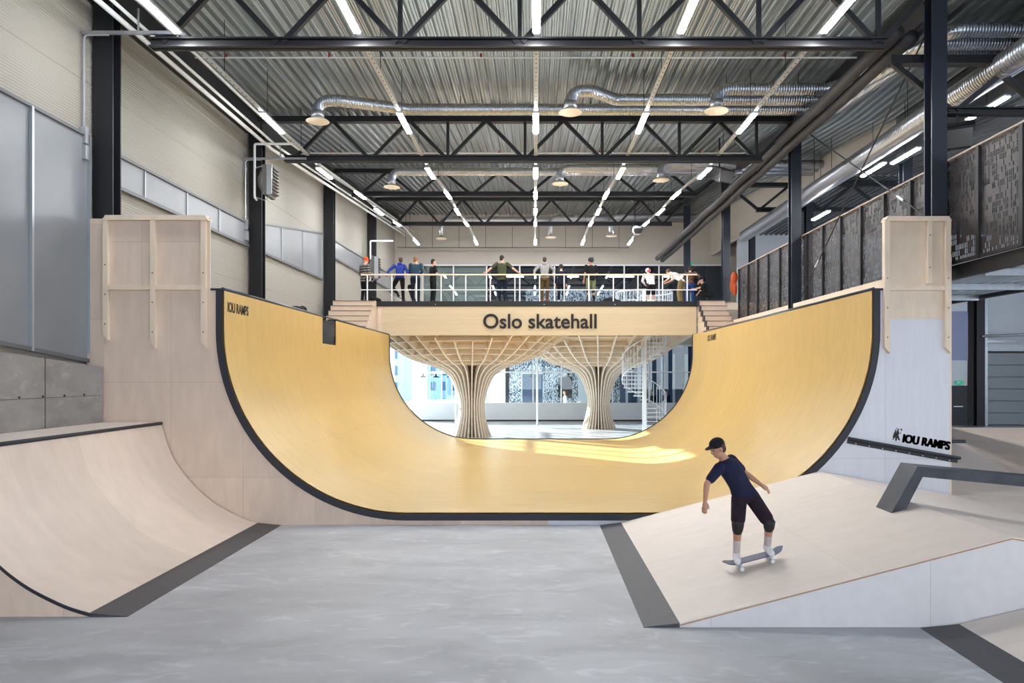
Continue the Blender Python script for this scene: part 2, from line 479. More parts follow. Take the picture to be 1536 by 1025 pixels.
# wall behind the photographer with tall windows
wf = MB().box(-8.6, 30, -6.2, -6, 0, 0.9).box(-8.6, 30, -6.2, -6, 8.2, 12.7)
for k in range(9): wf.box(-8.6+k*4.75, -8.1+k*4.75, -6.2, -6, 0.9, 8.2)
struct(wf.build('wall_front', 'wall_plain', origin=(0, -6, 0)))
struct(B(-60, 90, 52.2, 200, -0.5, -0.3).build('floor_outside', 'pale_ground', origin=(0, 100, -0.5)))
struct(B(-90, -8.7, -20, 52.1, -0.5, -0.3).build('floor_outside_left', 'pale_ground', origin=(-50, 50, -0.5)))

# concrete plinth on the left
p = MB()
vs = []
for y, z in ((-2, 4.2), (11.04, 3.15), (13.66, 2.95)):
    vs += [(-8.42, y, 0), (-8.05, y, 0), (-8.05, y, z), (-8.42, y, z)]
fs = [(0, 1, 2, 3), (11, 10, 9, 8)]
for j in range(2):
    for i in range(4):
        fs.append((j*4+i, (j+1)*4+i, (j+1)*4+(i+1) % 4, j*4+(i+1) % 4))
p.add(vs, fs)
pl = empty('concrete_wall', (-8.2, 8, 0), 'low grey cast concrete wall beside the left quarter pipe, under the grey cladding', 'wall')
p.build('cast_wall', 'concrete', pl)
g = MB().box(-8.055, -8.04, 12.05, 12.062, 1.9, 3.09).box(-8.055, -8.045, 9, 13.6, 2.42, 2.43)
g.build('joint', mat('joint_grey', srgb(96, 94, 92), 0.9), pl)  # thin grey joint lines in the cast concrete
for k in range(5):
    MB().lathe([(0.018, 0), (0.018, 0.01)], (-8.05, 10.9+k*0.55, 2.45), 8, 'X').build('tie_hole', 'ink', pl)

# polycarbonate bands
def band(name, ys, label):
    o = empty(name, (-8.35, ys[0][0], ys[0][1]), label, 'window')
    o['kind'] = 'structure'
    mb = MB(); n = len(ys)
    for y, z0, z1 in ys: mb.v += [(-8.36, y, z0), (-8.36, y, z1), (-8.415, y, z0), (-8.415, y, z1)]
    for j in range(n-1):
        a = j*4; b = a+4
        mb.f += [(a, a+1, b+1, b), (a+2, b+2, b+3, a+3), (a+1, a+3, b+3, b+1), (a, b, b+2, a+2)]
    mb.f += [(0, 2, 3, 1), (4*(n-1), 4*(n-1)+1, 4*(n-1)+3, 4*(n-1)+2)]
    mb.build('panel', 'poly', o)
    fr = MB()
    for j in range(n-1):
        a, b = ys[j], ys[j+1]
        fr.bar((-8.34, a[0], a[2]), (-8.34, b[0], b[2]), 0.05, 0.05).bar((-8.34, a[0], a[1]), (-8.34, b[0], b[1]), 0.05, 0.07)
    fr.build('frame', 'grey_frame', o)
    return o
b1 = band('window_1', [(2, 4.3, 7.26), (11.38, 3.31, 7.26), (13.75, 3.06, 7.26)], 'tall grey translucent cladding panel above the concrete wall')
for y in (7.6, 9.9, 12.14, 13.72): MB().bar((-8.33, y, 3.2 if y > 10 else 3.5), (-8.33, y, 7.26), 0.05, 0.06, (1, 0, 0)).build('mullion', 'alu', b1)
b2 = band('window_2', [(14.4, 6.56, 7.2), (21.4, 6.56, 7.22)], 'narrow grey translucent band between the first two black columns')
for y in (15.7, 17.6, 19.4): MB().bar((-8.345, y, 6.56), (-8.345, y, 7.2), 0.03, 0.03, (1, 0, 0)).build('mullion', 'alu', b2)
b3 = band('window_3', [(21.95, 6.56, 7.35), (28.9, 6.56, 8.38)], 'grey translucent band between the second and third black columns')
for y in (24.2, 26.4, 28.85): MB().bar((-8.345, y, 6.56), (-8.345, y, 7.4+(y-22)*.14), 0.03, 0.03, (1, 0, 0)).build('mullion', 'alu', b3)
b4 = band('window_4', [(29.6, 7.68, 8.38), (43.5, 7.68, 8.6)], 'grey translucent band behind the platform on the left wall')
# panel joints on the left wall
j = MB()
for z in (4.4, 5.5, 8.3, 9.4): j.box(-8.42, -8.412, -6, 32, z, z+0.012)
struct(j.build('trim_1', mat('panel_joint', srgb(150, 146, 138), 0.7), origin=(-8.4, 0, 4)))
struct(B(-8.42, -8.0, -6, 21.4, 9.85, 10.28).build('trim_2', 'black', origin=(-8.2, 8, 9.85)))
tb = MB().bar((-8.2, 21.5, 10.05), (-8.2, YB, 12.0), 0.4, 0.4)
struct(tb.build('trim_3', 'black', origin=(-8.2, 30, 10)))
struct(MB().box(7.45, 7.85, 13.9, 21.4, 9.96, 10.28).build('trim_4', 'black', origin=(7.5, 18, 9.96)))
struct(MB().bar((7.55, 21.5, 10.05), (7.55, YB, 12.1), 0.3, 0.3).build('trim_5', 'black', origin=(7.5, 30, 10)))
# cream clerestory wall over the side bay
cl = MB()
cl.add([(10.6, 21.5, 9.7), (10.75, 21.5, 9.7), (10.75, 21.5, 10.3), (10.6, 21.5, 10.3), (10.6, 29.1, 9.97), (10.75, 29.1, 9.97), (10.75, 29.1, 11.1), (10.6, 29.1, 11.1),
        (10.6, YB, 9.97), (10.75, YB, 9.97), (10.75, YB, 12.5), (10.6, YB, 12.5)],
       [(0, 1, 2, 3), (0, 3, 7, 4), (1, 5, 6, 2), (0, 4, 5, 1), (3, 2, 6, 7), (4, 7, 11, 8), (5, 9, 10, 6), (4, 8, 9, 5), (7, 6, 10, 11), (8, 11, 10, 9)])
struct(cl.build('wall_clerestory', 'wall_plain', origin=(10.7, 30, 9.7)))
struct(B(10.6, 10.75, -6, 21.5, 9.0, 10.35).build('trim_6', 'ceil_r', origin=(10.7, 8, 9)))

# columns
def column(x0, x1, y, z0, z1, label, grp, m='black'):
    o = empty('steel_column', ((x0+x1)/2, y+0.14, z0), label, 'column', grp)
    d = 0.29
    MB().box(x0, x1, y, y+0.03, z0, z1).box(x0, x1, y+d-0.03, y+d, z0, z1).box((x0+x1)/2-0.02, (x0+x1)/2+0.02, y+0.03, y+d-0.03, z0, z1).build('section', m, o)
    MB().box(x0-0.03, x1+0.03, y-0.03, y+d+0.03, z0, z0+0.02).build('base_plate', m, o)
    return o
ords = ['nearest', 'second nearest', 'third nearest', 'farthest']
for i, y in enumerate((13.9, 21.5, 29.16, 36.8)):
    column(-8.37, -8.0, y, 0, roof_z(y)-0.35, f'{ords[i]} black steel column along the left wall', 'black columns on the left wall')
for i, y in enumerate((13.9, 21.5, 29.3, 36.8)):
    column(7.53, 7.82, y, 4.42 if i < 2 else 5.75, roof_z(y)-0.35, f'{ords[i]} dark steel column in the row along the perforated screen', 'dark columns beside the halfpipe', 'black_side')
for i, y in enumerate((13.9, 21.5, 29.16, 36.8)):
    if i == 0: continue
    column(10.81, 11.08, y, 0, rroof(y)-0.0, f'{ords[i]} dark steel column of the outer row behind the perforated screen', 'outer row columns', 'black_side')

# trusses
def truss(y, x0, x1, zb, zt, nodes, verts, label, topx=None, w=0.18, name='roof_truss', dw=0.1):
    o = empty(name, ((x0+x1)/2, y, zb), label, 'truss', 'black roof trusses')
    MB().box(x0, x1, y-0.11, y+0.11, zb, zb+0.03).box(x0, x1, y-0.11, y+0.11, zb+w-0.03, zb+w).box(x0, x1, y-0.02, y+0.02, zb, zb+w).build('bottom_chord', 'black', o)
    tx0, tx1 = topx or (x0-0.8, x1+0.9)
    MB().box(tx0, tx1, y-0.11, y+0.11, zt-0.16, zt-0.001).build('top_chord', 'black', o)
    for k, (a, b) in enumerate(nodes):
        MB().bar((a, y, zb+w*0.6), (b, y, zt-0.12), dw, dw, (0, 1, 0)).build('diagonal', 'black', o)
    for a in verts:
        MB().bar((a, y, zb+w*0.6), (a, y, zt-0.12), dw*0.8, dw*0.8, (0, 1, 0)).build('post', 'black', o)
    return o
bn = [-7.0+2.24*i for i in range(7)]
nod = []
for b in bn:
    if b-1.12 > -8: nod.append((b-0.05, b-1.10))
    nod.append((b+0.05, b+1.10))
tl = ['nearest black roof truss, directly over the ramp front', 'second black roof truss, where the roof starts to rise', 'third black roof truss, above the platform edge', 'fourth and farthest black roof truss, behind the platform']
for i, (y, zb, x0, x1) in enumerate(((13.75, 8.92, -7.19, 6.57), (21.3, 8.98, -7.25, 6.6), (29.3, 9.92, -7.3, 6.5), (36.9, 10.3, -7.2, 6.9))):
    zt = roof_z(y)-0.01
    truss(y, x0, x1, zb, zt, nod, bn[2:7] if i < 2 else [], tl[i], (-8.0, 7.55))
# side-bay trusses
nr = []
for b in (9.0, 11.5, 14.0, 16.5): nr += [(b-0.05, b-1.2), (b+0.05, b+1.2)]
truss(14.4, 7.9, 17.5, 7.9, 9.05, [(b+(-0.05 if k else 0.05), b+(-1.2 if k else 1.2)) for b in (7.62+0.6, 10.1, 12.6) for k in (0, 1)], [], 'near black truss crossing the right side bay above the screen', (6.95, 17.5), 0.14)
truss(29.45, 8.9, 18.5, 9.35, 10.5, nr, [], 'far black truss crossing the right side bay behind the columns', (8.0, 18.5), 0.16)

# strip-light tracks and lamps
tr_pts = [(-5.5, 9.14), (22.9, 9.14), (27.6, 9.6), (31, 9.72), (36.9, 10.2), (41.6, 10.2)]
def track_z(y):
    for (a, za), (b, zb) in zip(tr_pts, tr_pts[1:]):
        if a <= y <= b: return za+(zb-za)*(y-a)/(b-a)
    return tr_pts[-1][1]
rows = [(-6.56, 'far left'), (-3.26, 'inner left'), (0.03, 'centre'), (2.68, 'inner right'), (5.3, 'far right')]
LY = [12.75, 18.35, 22.9, 27.6, 30.9, 35.0, 40.7]
no = ['nearest', 'second', 'third', 'fourth', 'fifth', 'sixth', 'farthest']
lamp0 = None
for x, rn in rows:
    t = empty('light_track', (x, 18, 9.1), f'perforated grey light track of the {rn} row under the roof', 'light track', 'light tracks under the roof')
    mb = MB()
    for (a, za), (b, zb) in zip(tr_pts, tr_pts[1:]):
        mb.bar((x, a, za), (x, b, zb), 0.09, 0.012).bar((x-0.04, a, za+0.02), (x-0.04, b, zb+0.02), 0.008, 0.045).bar((x+0.04, a, za+0.02), (x+0.04, b, zb+0.02), 0.008, 0.045)
    mb.build('rail', 'track', t)
    dots = MB(); y = 14.0
    while y < 27:
        z = track_z(y); dots.add([(x-0.012, y, z-0.0075), (x+0.012, y, z-0.0075), (x+0.012, y+0.05, z-0.0075), (x-0.012, y+0.05, z-0.0075)], [(0, 1, 2, 3)]); y += 0.22
    d = dots.build('perforations', 'ink', t); d['kind'] = 'stuff'
    hg = 0
    for y in (10, 15.5, 18.0, 20.6, 24.8, 28.4, 32.5, 38.5):
        MB().tube([(x, y, track_z(y)+0.04), (x, y, roof_z(y)+0.01)], 0.008, 6).build('hanger', 'black', t)
    for i, y in enumerate(LY):
        z = track_z(y)
        L = 0.72
        lab = f'{no[i]} lit white strip lamp of the {rn} row, counted from the camera'
        if lamp0 is None:
            lamp0 = empty('strip_lamp', (x, y, z-0.07), lab, 'ceiling lamp', 'strip lamps under the roof')
            B(x-0.075, x+0.075, y-L, y+L, z-0.045, z-0.003).build('housing', 'track', lamp0)
            MB().prism([(x-0.065, z-0.045), (x-0.05, z-0.075), (x+0.05, z-0.075), (x+0.065, z-0.045)], y-L+0.02, y+L-0.02).build('diffuser', 'light', lamp0)
        else:
            c = copy_tree(lamp0); c.location = (x, y, z-0.07); tag(c, lab, 'ceiling lamp', 'strip lamps under the roof')
            slope = (track_z(y+0.5)-track_z(y-0.5))
            c.rotation_euler.x = math.atan(slope)
for i, (x, y, z, lab) in enumerate(((10.05, 16.3, 8.7, 'long lit strip lamp high at the right edge above the screen'), (10.1, 20.0, 8.75, 'lit strip lamp behind the screen, nearer one of a close pair'), (10.1, 21.9, 8.9, 'lit strip lamp behind the screen, farther one of a close pair'), (10.1, 25.9, 8.4, 'single lit strip lamp just above the screen top'))):
    c = copy_tree(lamp0); c.location = (x, y, z); tag(c, lab, 'ceiling lamp', 'strip lamps over the side bay')
    MB().tube([(x, y, z+0.06), (x, y, (roof_z(y)))], 0.008, 6).build('hanger', 'black', LOCP(c, x, y, z))

# ducts
def arc(p, d0, d1, r, n=6):
    """corner points of a bend of radius r at p between directions d0 and d1"""
    p = Vector(p); d0 = Vector(d0).normalized(); d1 = Vector(d1).normalized()
    ang = d0.angle(d1); t = r*math.tan(ang/2)
    a = p-d0*t; b = p+d1*t
    out = []
    for i in range(n+1):
        u = i/n
        out.append((a*(1-u)+p*u)*(1-u)+(p*(1-u)+b*u)*u)
    return out
def path(pts, r=0.35):
    pts = [Vector(p) for p in pts]
    out = [pts[0]]
    for a, b, c in zip(pts, pts[1:], pts[2:]):
        out += arc(b, b-a, c-b, r)
    return out+[pts[-1]]
def diffuser(o, x, y, z, rr=0.3):
    MB().lathe([(0.02, 0.02), (rr*0.25, 0.03), (rr*0.62, 0.0), (rr*0.7, 0.015), (rr*0.95, 0), (rr, 0.015), (rr*0.9, 0.04), (rr*0.6, 0.09), (rr*0.55, 0.1)], (x, y, z), 24).build('diffuser', 'cream_disc', o, True)
ZD = 9.95
defs = [(19.75, 16.4, -5.65, -3.4, 19.1, 'silver spiral duct crossing the whole roof to the far left diffuser'),
        (19.05, 15.8, 0.9, 2.1, 18.45, 'silver spiral duct ending in the middle diffuser over the ramp'),
        (18.35, 15.2, 4.55, None, None, 'short silver spiral duct ending in the right diffuser over the ramp')]
for (y, y2, xe, xj, yj, lab) in defs:
    o = empty('ventilation_duct', (xe, yj or y, ZD), lab, 'duct', 'silver spiral ducts under the near roof')
    k = (19.75-y)
    pts = [(16, y2, ZD), (8.5+k*0.15, y2, ZD), (8.1-k*0.5, y, ZD)]
    yy = y
    if xj is not None:
        pts += [(xj, y, ZD), (xe+0.55, yj, ZD)]; yy = yj
    pts += [(xe, yy, ZD), (xe, yy, ZD-0.48)]
    MB().tube(path(pts), 0.15, 16).build('pipe', 'duct', o, True)
    MB().tube([(xe, yy, ZD-0.46), (xe, yy, ZD-0.28)], 0.165, 16).build('collar', 'galv', o, True)
    diffuser(o, xe, yy, ZD-0.56)
    for hx in (-2, 1.5, 4.8, 6.6):
        if hx > (xj if xj is not None else xe)+0.2: MB().tube([(hx, y, ZD+0.14), (hx, y, 10.34)], 0.01, 6).build('hanger', 'black', o)
# second run behind the second truss
for (xe, y, xr, lab) in ((-5.45, 28.0, 15, 'silver duct behind the second truss ending in its left round diffuser'), (0.95, 27.5, 15, 'silver duct behind the second truss ending in its middle round diffuser'), (4.65, 27.0, 15, 'silver duct behind the second truss ending in its right round diffuser')):
    z = 10.55
    o = empty('ventilation_duct', (xe, y, z), lab, 'duct', 'silver ducts behind the second truss')
    MB().tube(path([(xr, y, z), (xe, y, z), (xe, y, z-0.52)]), 0.15, 14).build('pipe', 'duct', o, True)
    diffuser(o, xe, y, z-0.6, 0.31)
for (xe, y, xr, lab) in ((-5.3, 41.6, 9, 'far silver duct near the back wall ending above the left of the platform'), (0.9, 41.2, 9, 'far silver duct near the back wall ending above the platform middle'), (4.25, 40.8, 9, 'far silver duct near the back wall ending right of the platform middle')):
    z = 11.6
    o = empty('ventilation_duct', (xe, y, z), lab, 'duct', 'silver ducts near the back wall')
    MB().tube(path([(xr, y, z), (xe, y, z), (xe, y, z-1.0)]), 0.16, 12).build('pipe', 'duct', o, True)
    diffuser(o, xe, y, z-1.1, 0.32)
# big ducts running along the side bay
for x, z, lab in ((9.15, 8.85, 'large silver duct running lengthwise over the walkway, inner one'), (9.72, 9.15, 'large silver duct running lengthwise over the walkway, outer one')):
    o = empty('ventilation_duct', (x, 10, z), lab, 'duct', 'large lengthwise ducts')
    MB().tube([(x, 9, z), (x, 32, z)], 0.24, 20).build('pipe', 'ductY', o, True)
    for y in (13, 18, 24): MB().tube([(x, y, z+0.2), (x, y, roof_z(y)+0.01)], 0.01, 6).build('hanger', 'black', o)
o = empty('fabric_duct', (7.35, 20, 9.45), 'pair of dark lagged tubes running along the right edge of the main bay', 'duct')
for x, z in ((7.08, 9.5), (7.37, 9.4)): 
    pp = [(x, 14.3+k*1.4, z+0.015*math.sin(k*1.7)) for k in range(21)]
    MB().tube(pp, 0.135, 12).build('tube', mat('dark_lagging', srgb(46, 45, 48), 0.6, var=0.25, scale=5) if x < 7.2 else bpy.data.materials['dark_lagging'], o, True)

# pipes and cable trays at left
for x, z, r, lab in ((-7.75, 9.45, 0.05, 'white service pipe running along the left wall under the roof, outer one'), (-7.55, 9.5, 0.035, 'white service pipe running along the left wall under the roof, middle one'), (-7.2, 9.62, 0.035, 'white service pipe running along the left wall under the roof, inner one')):
    mb = MB(); mb.tube([(x, -5, z), (x, 21.5, z), (x, YB-0.3, z+1.7)], r, 8)
    tag(mb.build('service_pipe', 'white_paint', smooth=True), lab, 'pipe', 'white pipes along the left wall')
for i, (y, z) in enumerate(((16.4, 9.9), (24.8, 10.3), (33, 11.0))):
    o = empty('sprinkler_pipe', (0, y, z), f'{["nearest", "middle", "farthest"][i]} thin white sprinkler pipe crossing under the roof', 'pipe', 'thin sprinkler pipes')
    MB().tube([(-7.6, y, z), (7.2, y, z)], 0.018, 6).build('pipe', 'white_paint', o)
    for x in (-6.9, -4.6, -1.2, 2.2, 5.6): MB().tube([(x, y, z), (x, y, z+0.09)], 0.025, 6).build('clip', 'red', o)
# brackets holding conduit at the left columns
for y, z, lab in ((13.6, 9.15, 'grey bracket rail and conduit box on the nearest left column'), (21.2, 9.05, 'grey bracket rail on the second left column')):
    o = empty('wall_bracket', (-8.2, y, z), lab, 'bracket')
    MB().bar((-8.4, y, z), (-6.6, y, z), 0.05, 0.06).build('arm', 'galv', o)
    MB().tube(path([(-7.9, y, z-0.04), (-8.36, y, z-0.04), (-8.36, y, z-1.75)], 0.1), 0.018, 8).build('conduit', 'alu', o)
    MB().bar((-7.35, y, z), (-7.35, y, z+0.45), 0.025).build('stay', 'galv', o)
    MB().box(-8.41, -8.29, y-0.06, y+0.06, z-2.35, z-2.1).box(-8.4, -8.3, y-0.05, y+0.05, z-2.05, z-1.75).build('socket_box', 'alu', o)
# black junction boxes near lights, spotlights, speakers
def speaker(x, y, z, rz, lab, m='black'):
    o = empty('loudspeaker', (x, y, z), lab, 'loudspeaker')
    mb = MB().prism([(-0.22, -0.2), (0.22, -0.2), (0.3, 0.22), (-0.3, 0.22)], -0.35, 0.35)
    rot = Matrix.Rotation(rz, 3, 'Z') @ Matrix.Rotation(R(25), 3, 'X')
    xform(mb, lambda a, b, c: Vector((x, y, z))+rot @ Vector((a, b, c))); mb.build('cabinet', m, o)
    gb = MB().box(-0.26, 0.26, -0.36, -0.33, -0.16, 0.18)
    xform(gb, lambda a, b, c: Vector((x, y, z))+rot @ Vector((a, b, c))); gb.build('grille', 'grey_dark', o)
    MB().tube([(x, y, z+0.1), (x, y, z+(0.42 if y < 15 else 1.2))], 0.025, 8).build('mounting_arm', 'black', o)
speaker(6.0, 23.8, 9.3, R(30), 'black loudspeaker hung beside the far right lamp row near the second truss')
speaker(8.3, 14.4, 7.5, R(-30), 'black loudspeaker hung high beside the nearest right column')
o = empty('spotlight', (4.6, 33, 9.3), 'white and black moving spotlight hanging above the platform', 'spotlight')
MB().ellip((4.6, 33, 9.3), (0.24, 0.3, 0.2), rot=Matrix.Rotation(R(35), 3, 'Y')).build('head', 'white_paint', o, True)
MB().lathe([(0.14, 0), (0.19, 0.1), (0.17, 0.2)], (4.62, 32.75, 9.12), 16).build('lens_hood', 'black', o, True)
MB().tube([(4.35, 33, 9.3), (4.45, 33, 9.75), (4.85, 33, 9.6), (4.85, 33, 9.3)], 0.02, 6).build('yoke', 'black', o)
MB().tube([(4.5, 33, 9.7), (4.5, 33, roof_z(33)+0.01)], 0.015, 6).build('drop_rod', 'black', o)

# fan heaters
def heater(x, y, z, s, lab):
    o = empty('fan_heater', (x, y, z-0.4*s), lab, 'heater', 'grey fan heaters on the left wall')
    MB().lathe([(0.33*s, 0), (0.36*s, 0.04*s), (0.36*s, 0.1*s), (0.22*s, 0.17*s)][::-1] if False else [(0.2*s, -0.2*s), (0.36*s, -0.1*s), (0.4*s, 0)], (x, y, z), 24, 'X').build('fan_drum', 'grey_dark', o, True)
    B(x, x+0.12*s, y-0.36*s, y+0.36*s, z-0.42*s, z+0.42*s).build('casing', 'grey_dark', o)
    for k in range(8):
        zz = z-0.36*s+k*0.1*s
        MB().add([(x+0.12*s, y-0.34*s, zz), (x+0.12*s, y+0.34*s, zz), (x+0.24*s, y+0.34*s, zz+0.05*s), (x+0.24*s, y-0.34*s, zz+0.05*s),
                  (x+0.12*s, y-0.34*s, zz+.012), (x+0.12*s, y+0.34*s, zz+.012), (x+0.24*s, y+0.34*s, zz+0.05*s+.012), (x+0.24*s, y-0.34*s, zz+0.05*s+.012)],
                 [(0, 1, 2, 3), (4, 7, 6, 5), (0, 4, 5, 1), (1, 5, 6, 2), (2, 6, 7, 3), (3, 7, 4, 0)]).build('louvre', 'grey_dark', o)
    MB().box(x+0.12*s, x+0.27*s, y-0.37*s, y-0.35*s, z-0.42*s, z+0.42*s).build('side_frame', 'alu', o)
    MB().tube([(-8.05, y, z+0.42*s), (x-0.05, y, z+0.5*s), (x+0.05, y, z+0.43*s)], 0.02, 6).build('bracket', 'galv', o)
    MB().tube([(-8.05, y, z-0.42*s), (x-0.05, y, z-0.52*s), (x+0.05, y, z-0.41*s)], 0.02, 6).build('bracket', 'galv', o)
    MB().tube(path([(x-0.3, y, z-0.5*s), (-8.0, y-0.2, z-0.48*s), (-8.0, y-0.2, z+1.05*s), (-6.9, y-0.2, z+1.05*s)], 0.06), 0.035*s, 8).build('supply_pipe', 'white_paint', o, True)
heater(-7.72, 21.15, 8.35, 1.0, 'grey louvred fan heater on the second left column')
heater(-7.9, 35.9, 8.0, 1.25, 'far grey fan heater beside the platform end')

# hanging cables by the back wall
o = empty('cable_tray', (0, YB-1.2, 10.6), 'thin dark cable tray hung on wires along the back wall', 'cable tray')
MB().box(-8, 5.5, 42.6, 42.72, 10.17, 10.22).build('tray', 'grey_dark', o)
for k in range(9): MB().tube([(-7.5+k*1.55, 42.66, 10.22), (-7.5+k*1.55, 42.66, roof_z(42.66)+0.01)], 0.012, 5).build('wire', 'black', o)

# ------------------------------------------------------------------ halfpipe
Y0, Y1 = 13.7, 29.2
CX = 0.25
HW = 6.08; Rr = 3.44; ZS = 0.2; ZT = 4.4
FL = HW-Rr
def hp_profile(off=0.0, n=28):
    """left top -> flat -> right top; off = outward offset"""
    pts = [(CX-HW-off, ZT)]
    r = Rr+off
    zc = ZS+Rr
    for z in (4.15, 3.9): pts.append((CX-HW-off, z))
    for i in range(n+1):
        t = PI/2*i/n
        pts.append((CX-FL-r*math.cos(t), zc-r*math.sin(t)))
    for x in (-1.3, 0, 1.3): pts.append((CX+x, ZS-off))
    for i in range(n+1):
        t = PI/2*(1-i/n)
        pts.append((CX+FL+r*math.cos(t), zc-r*math.sin(t)))
    for z in (3.9, 4.15): pts.append((CX+HW+off, z))
    pts.append((CX+HW+off, ZT))
    return pts
hp = empty('halfpipe_ramp', (CX, Y0, 0), 'large yellow plywood vert halfpipe with black edges in the middle of the hall', 'halfpipe')
ys = [Y0, 14.8, 16.0, 17.5, 19.0, 20.05, 21.4, 23, 25, 27, 28.2, Y1]
prof = hp_profile(0.0)
# notch: tidy z levels on the left wall
prof = [(CX-HW, ZT), (CX-HW, 4.1), (CX-HW, 3.66)]+prof[4:]
mb = MB(); n = len(prof)
for y in ys:
    for x, z in prof: mb.v.append((x, y, z))
for jx in range(len(ys)-1):
    for i in range(n-1):
        if ys[jx] == 20.05 and i < 2: continue
        mb.f.append((jx*n+i, jx*n+i+1, (jx+1)*n+i+1, (jx+1)*n+i))
sf = mb.build('riding_surface', 'yellow', hp, True)
sm = sf.modifiers.new('s', 'SOLIDIFY'); sm.thickness = 0.03; sm.offset = -1; sm.use_rim = False
def ring_strip(o_in, o_out, ya, yb, name, m, parent):
    a = hp_profile(o_in); b = hp_profile(o_out); n = len(a)
    k = MB()
    for y in (ya, yb):
        for x, z in a: k.v.append((x, y, z))
        for x, z in b: k.v.append((x, y, z))
    for i in range(n-1):
        k.f += [(i, i+1, n+i+1, n+i), (2*n+i, 3*n+i, 3*n+i+1, 2*n+i+1), (i, 2*n+i, 2*n+i+1, i+1), (n+i, n+i+1, 3*n+i+1, 3*n+i)]
    k.f += [(0, n, 3*n, 2*n), (n-1, 3*n-1, 4*n-1, 2*n-1)][:2]
    return k.build(name, m, parent)
ring_strip(-0.005, 0.115, Y0-0.03, Y0+0.0, 'front_edge_trim', 'trim', hp)
ring_strip(-0.06, 0.115, Y1, Y1+0.03, 'back_edge_trim', 'trim', hp)
for xa, ya, yb in ((CX-HW, Y0-0.02, 20.05), (CX-HW, 21.4, Y1), (CX+HW, Y0-0.02, 27.35)):
    s = -1 if xa < 0 else 1
    cp = MB().tube([(xa-s*0.01, ya, ZT+0.005), (xa-s*0.01, yb, ZT+0.005)], 0.035, 12).build('coping', 'coping', hp, True)
    B(min(xa+s*0.03, xa+s*0.22), max(xa+s*0.03, xa+s*0.22), ya, yb, ZT-0.02, ZT+0.02).build('edge_plate', 'trim', hp)
# channel box behind the notch
nb = MB().box(CX-HW-1.7, CX-HW-0.03, 20.02, 20.05, 3.63, 4.39).box(CX-HW-1.7, CX-HW-0.03, 21.4, 21.43, 3.63, 4.39).box(CX-HW-1.73, CX-HW-1.7, 20.02, 21.43, 3.63, 4.39).box(CX-HW-1.7, CX-HW-0.03, 20.05, 21.4, 3.6, 3.64)
nb.build('channel_lining', mat('dark_ply', srgb(92, 90, 90), 0.45, var=0.2), hp)
B(CX-HW-0.03, CX-HW, 20.05, 21.4, ZT-0.0, ZT+0.03).build('channel_lip', 'trim', hp)
# front cladding beneath and beside the curve
def clad(side):
    a = hp_profile(0.115)
    half = [p for p in a if (p[0] <= CX+1e-6 if side < 0 else p[0] >= CX-1e-6)]
    k = MB()
    pts = half
    for (xa, za), (xb, zb) in zip(pts, pts[1:]):
        if abs(xa-xb) < 1e-5: continue
        k.add([(xa, Y0, 0), (xb, Y0, 0), (xb, Y0, zb), (xa, Y0, za)], [(0, 1, 2, 3)])
        k.add([(xa, Y0+0.02, 0), (xb, Y0+0.02, 0), (xb, Y0+0.02, zb), (xa, Y0+0.02, za)], [(3, 2, 1, 0)])
    if side < 0: k.box(-8.37, CX-HW-0.115, Y0, Y0+0.02, 0, ZT)
    else: k.box(CX+HW+0.115, 7.75, Y0, Y0+0.02, 0, ZT)
    return k
clad(-1).build('front_panel', 'ply_wall', hp)
clad(1).build('front_panel', 'ply_pale', hp, label='whiter plywood front panel')
MB().box(-7.96, CX-HW-0.04, Y0+0.02, 20.02, ZT-0.06, ZT-0.01).box(-7.96, CX-HW-1.74, 20.02, 21.43, ZT-0.06, ZT-0.01).box(-7.96, CX-HW-0.04, 21.43, Y1, ZT-0.06, ZT-0.01).build('side_platform', 'ply_quarter', hp)
MB().box(CX+HW+0.04, 7.75, Y0+0.02, Y1, ZT-0.06, ZT-0.01).build('side_platform', 'ply_quarter', hp)
B(7.72, 7.75, Y0+0.02, Y1, 0, ZT).build('outer_wall', 'ply_pale', hp)
MB().box(CX-HW-0.35, CX-HW-0.03, Y1, Y1+0.03, 0, ZT).box(CX+HW+0.115, 7.75, Y1, Y1+0.03, 0, ZT).build('back_panel', 'ply_quarter', hp)
# screen kick boards on the right
kb = MB()
for ya, yb in ((14.6, 21.45), (21.83, 29.15)): kb.box(7.52, 7.56, ya, yb, ZT, 4.66).box(7.5, 7.56, ya, yb, 4.66, 4.72).box(7.56, 7.66, ya, yb, ZT, 4.88)
tag(kb.build('kick_board', 'timber'), 'pale timber kick board along the foot of the perforated screen', 'board')
# writing on the ramp surface
t = text_mesh('IOU RAMPS', 0.26, 0.002, 0.007, width=1.0)
xform(t, lambda a, b, c: (CX-HW+0.034+c, Y0+0.15+a, 4.0+b)); t.build('lettering', 'ink', hp)
t = text_mesh('IOU RAMPS', 0.3, 0.002, 0.006, width=1.25)
xform(t, lambda a, b, c: (CX+HW-0.034-c, 26.7-a, 4.02+b)); t.build('lettering', 'ink', hp)

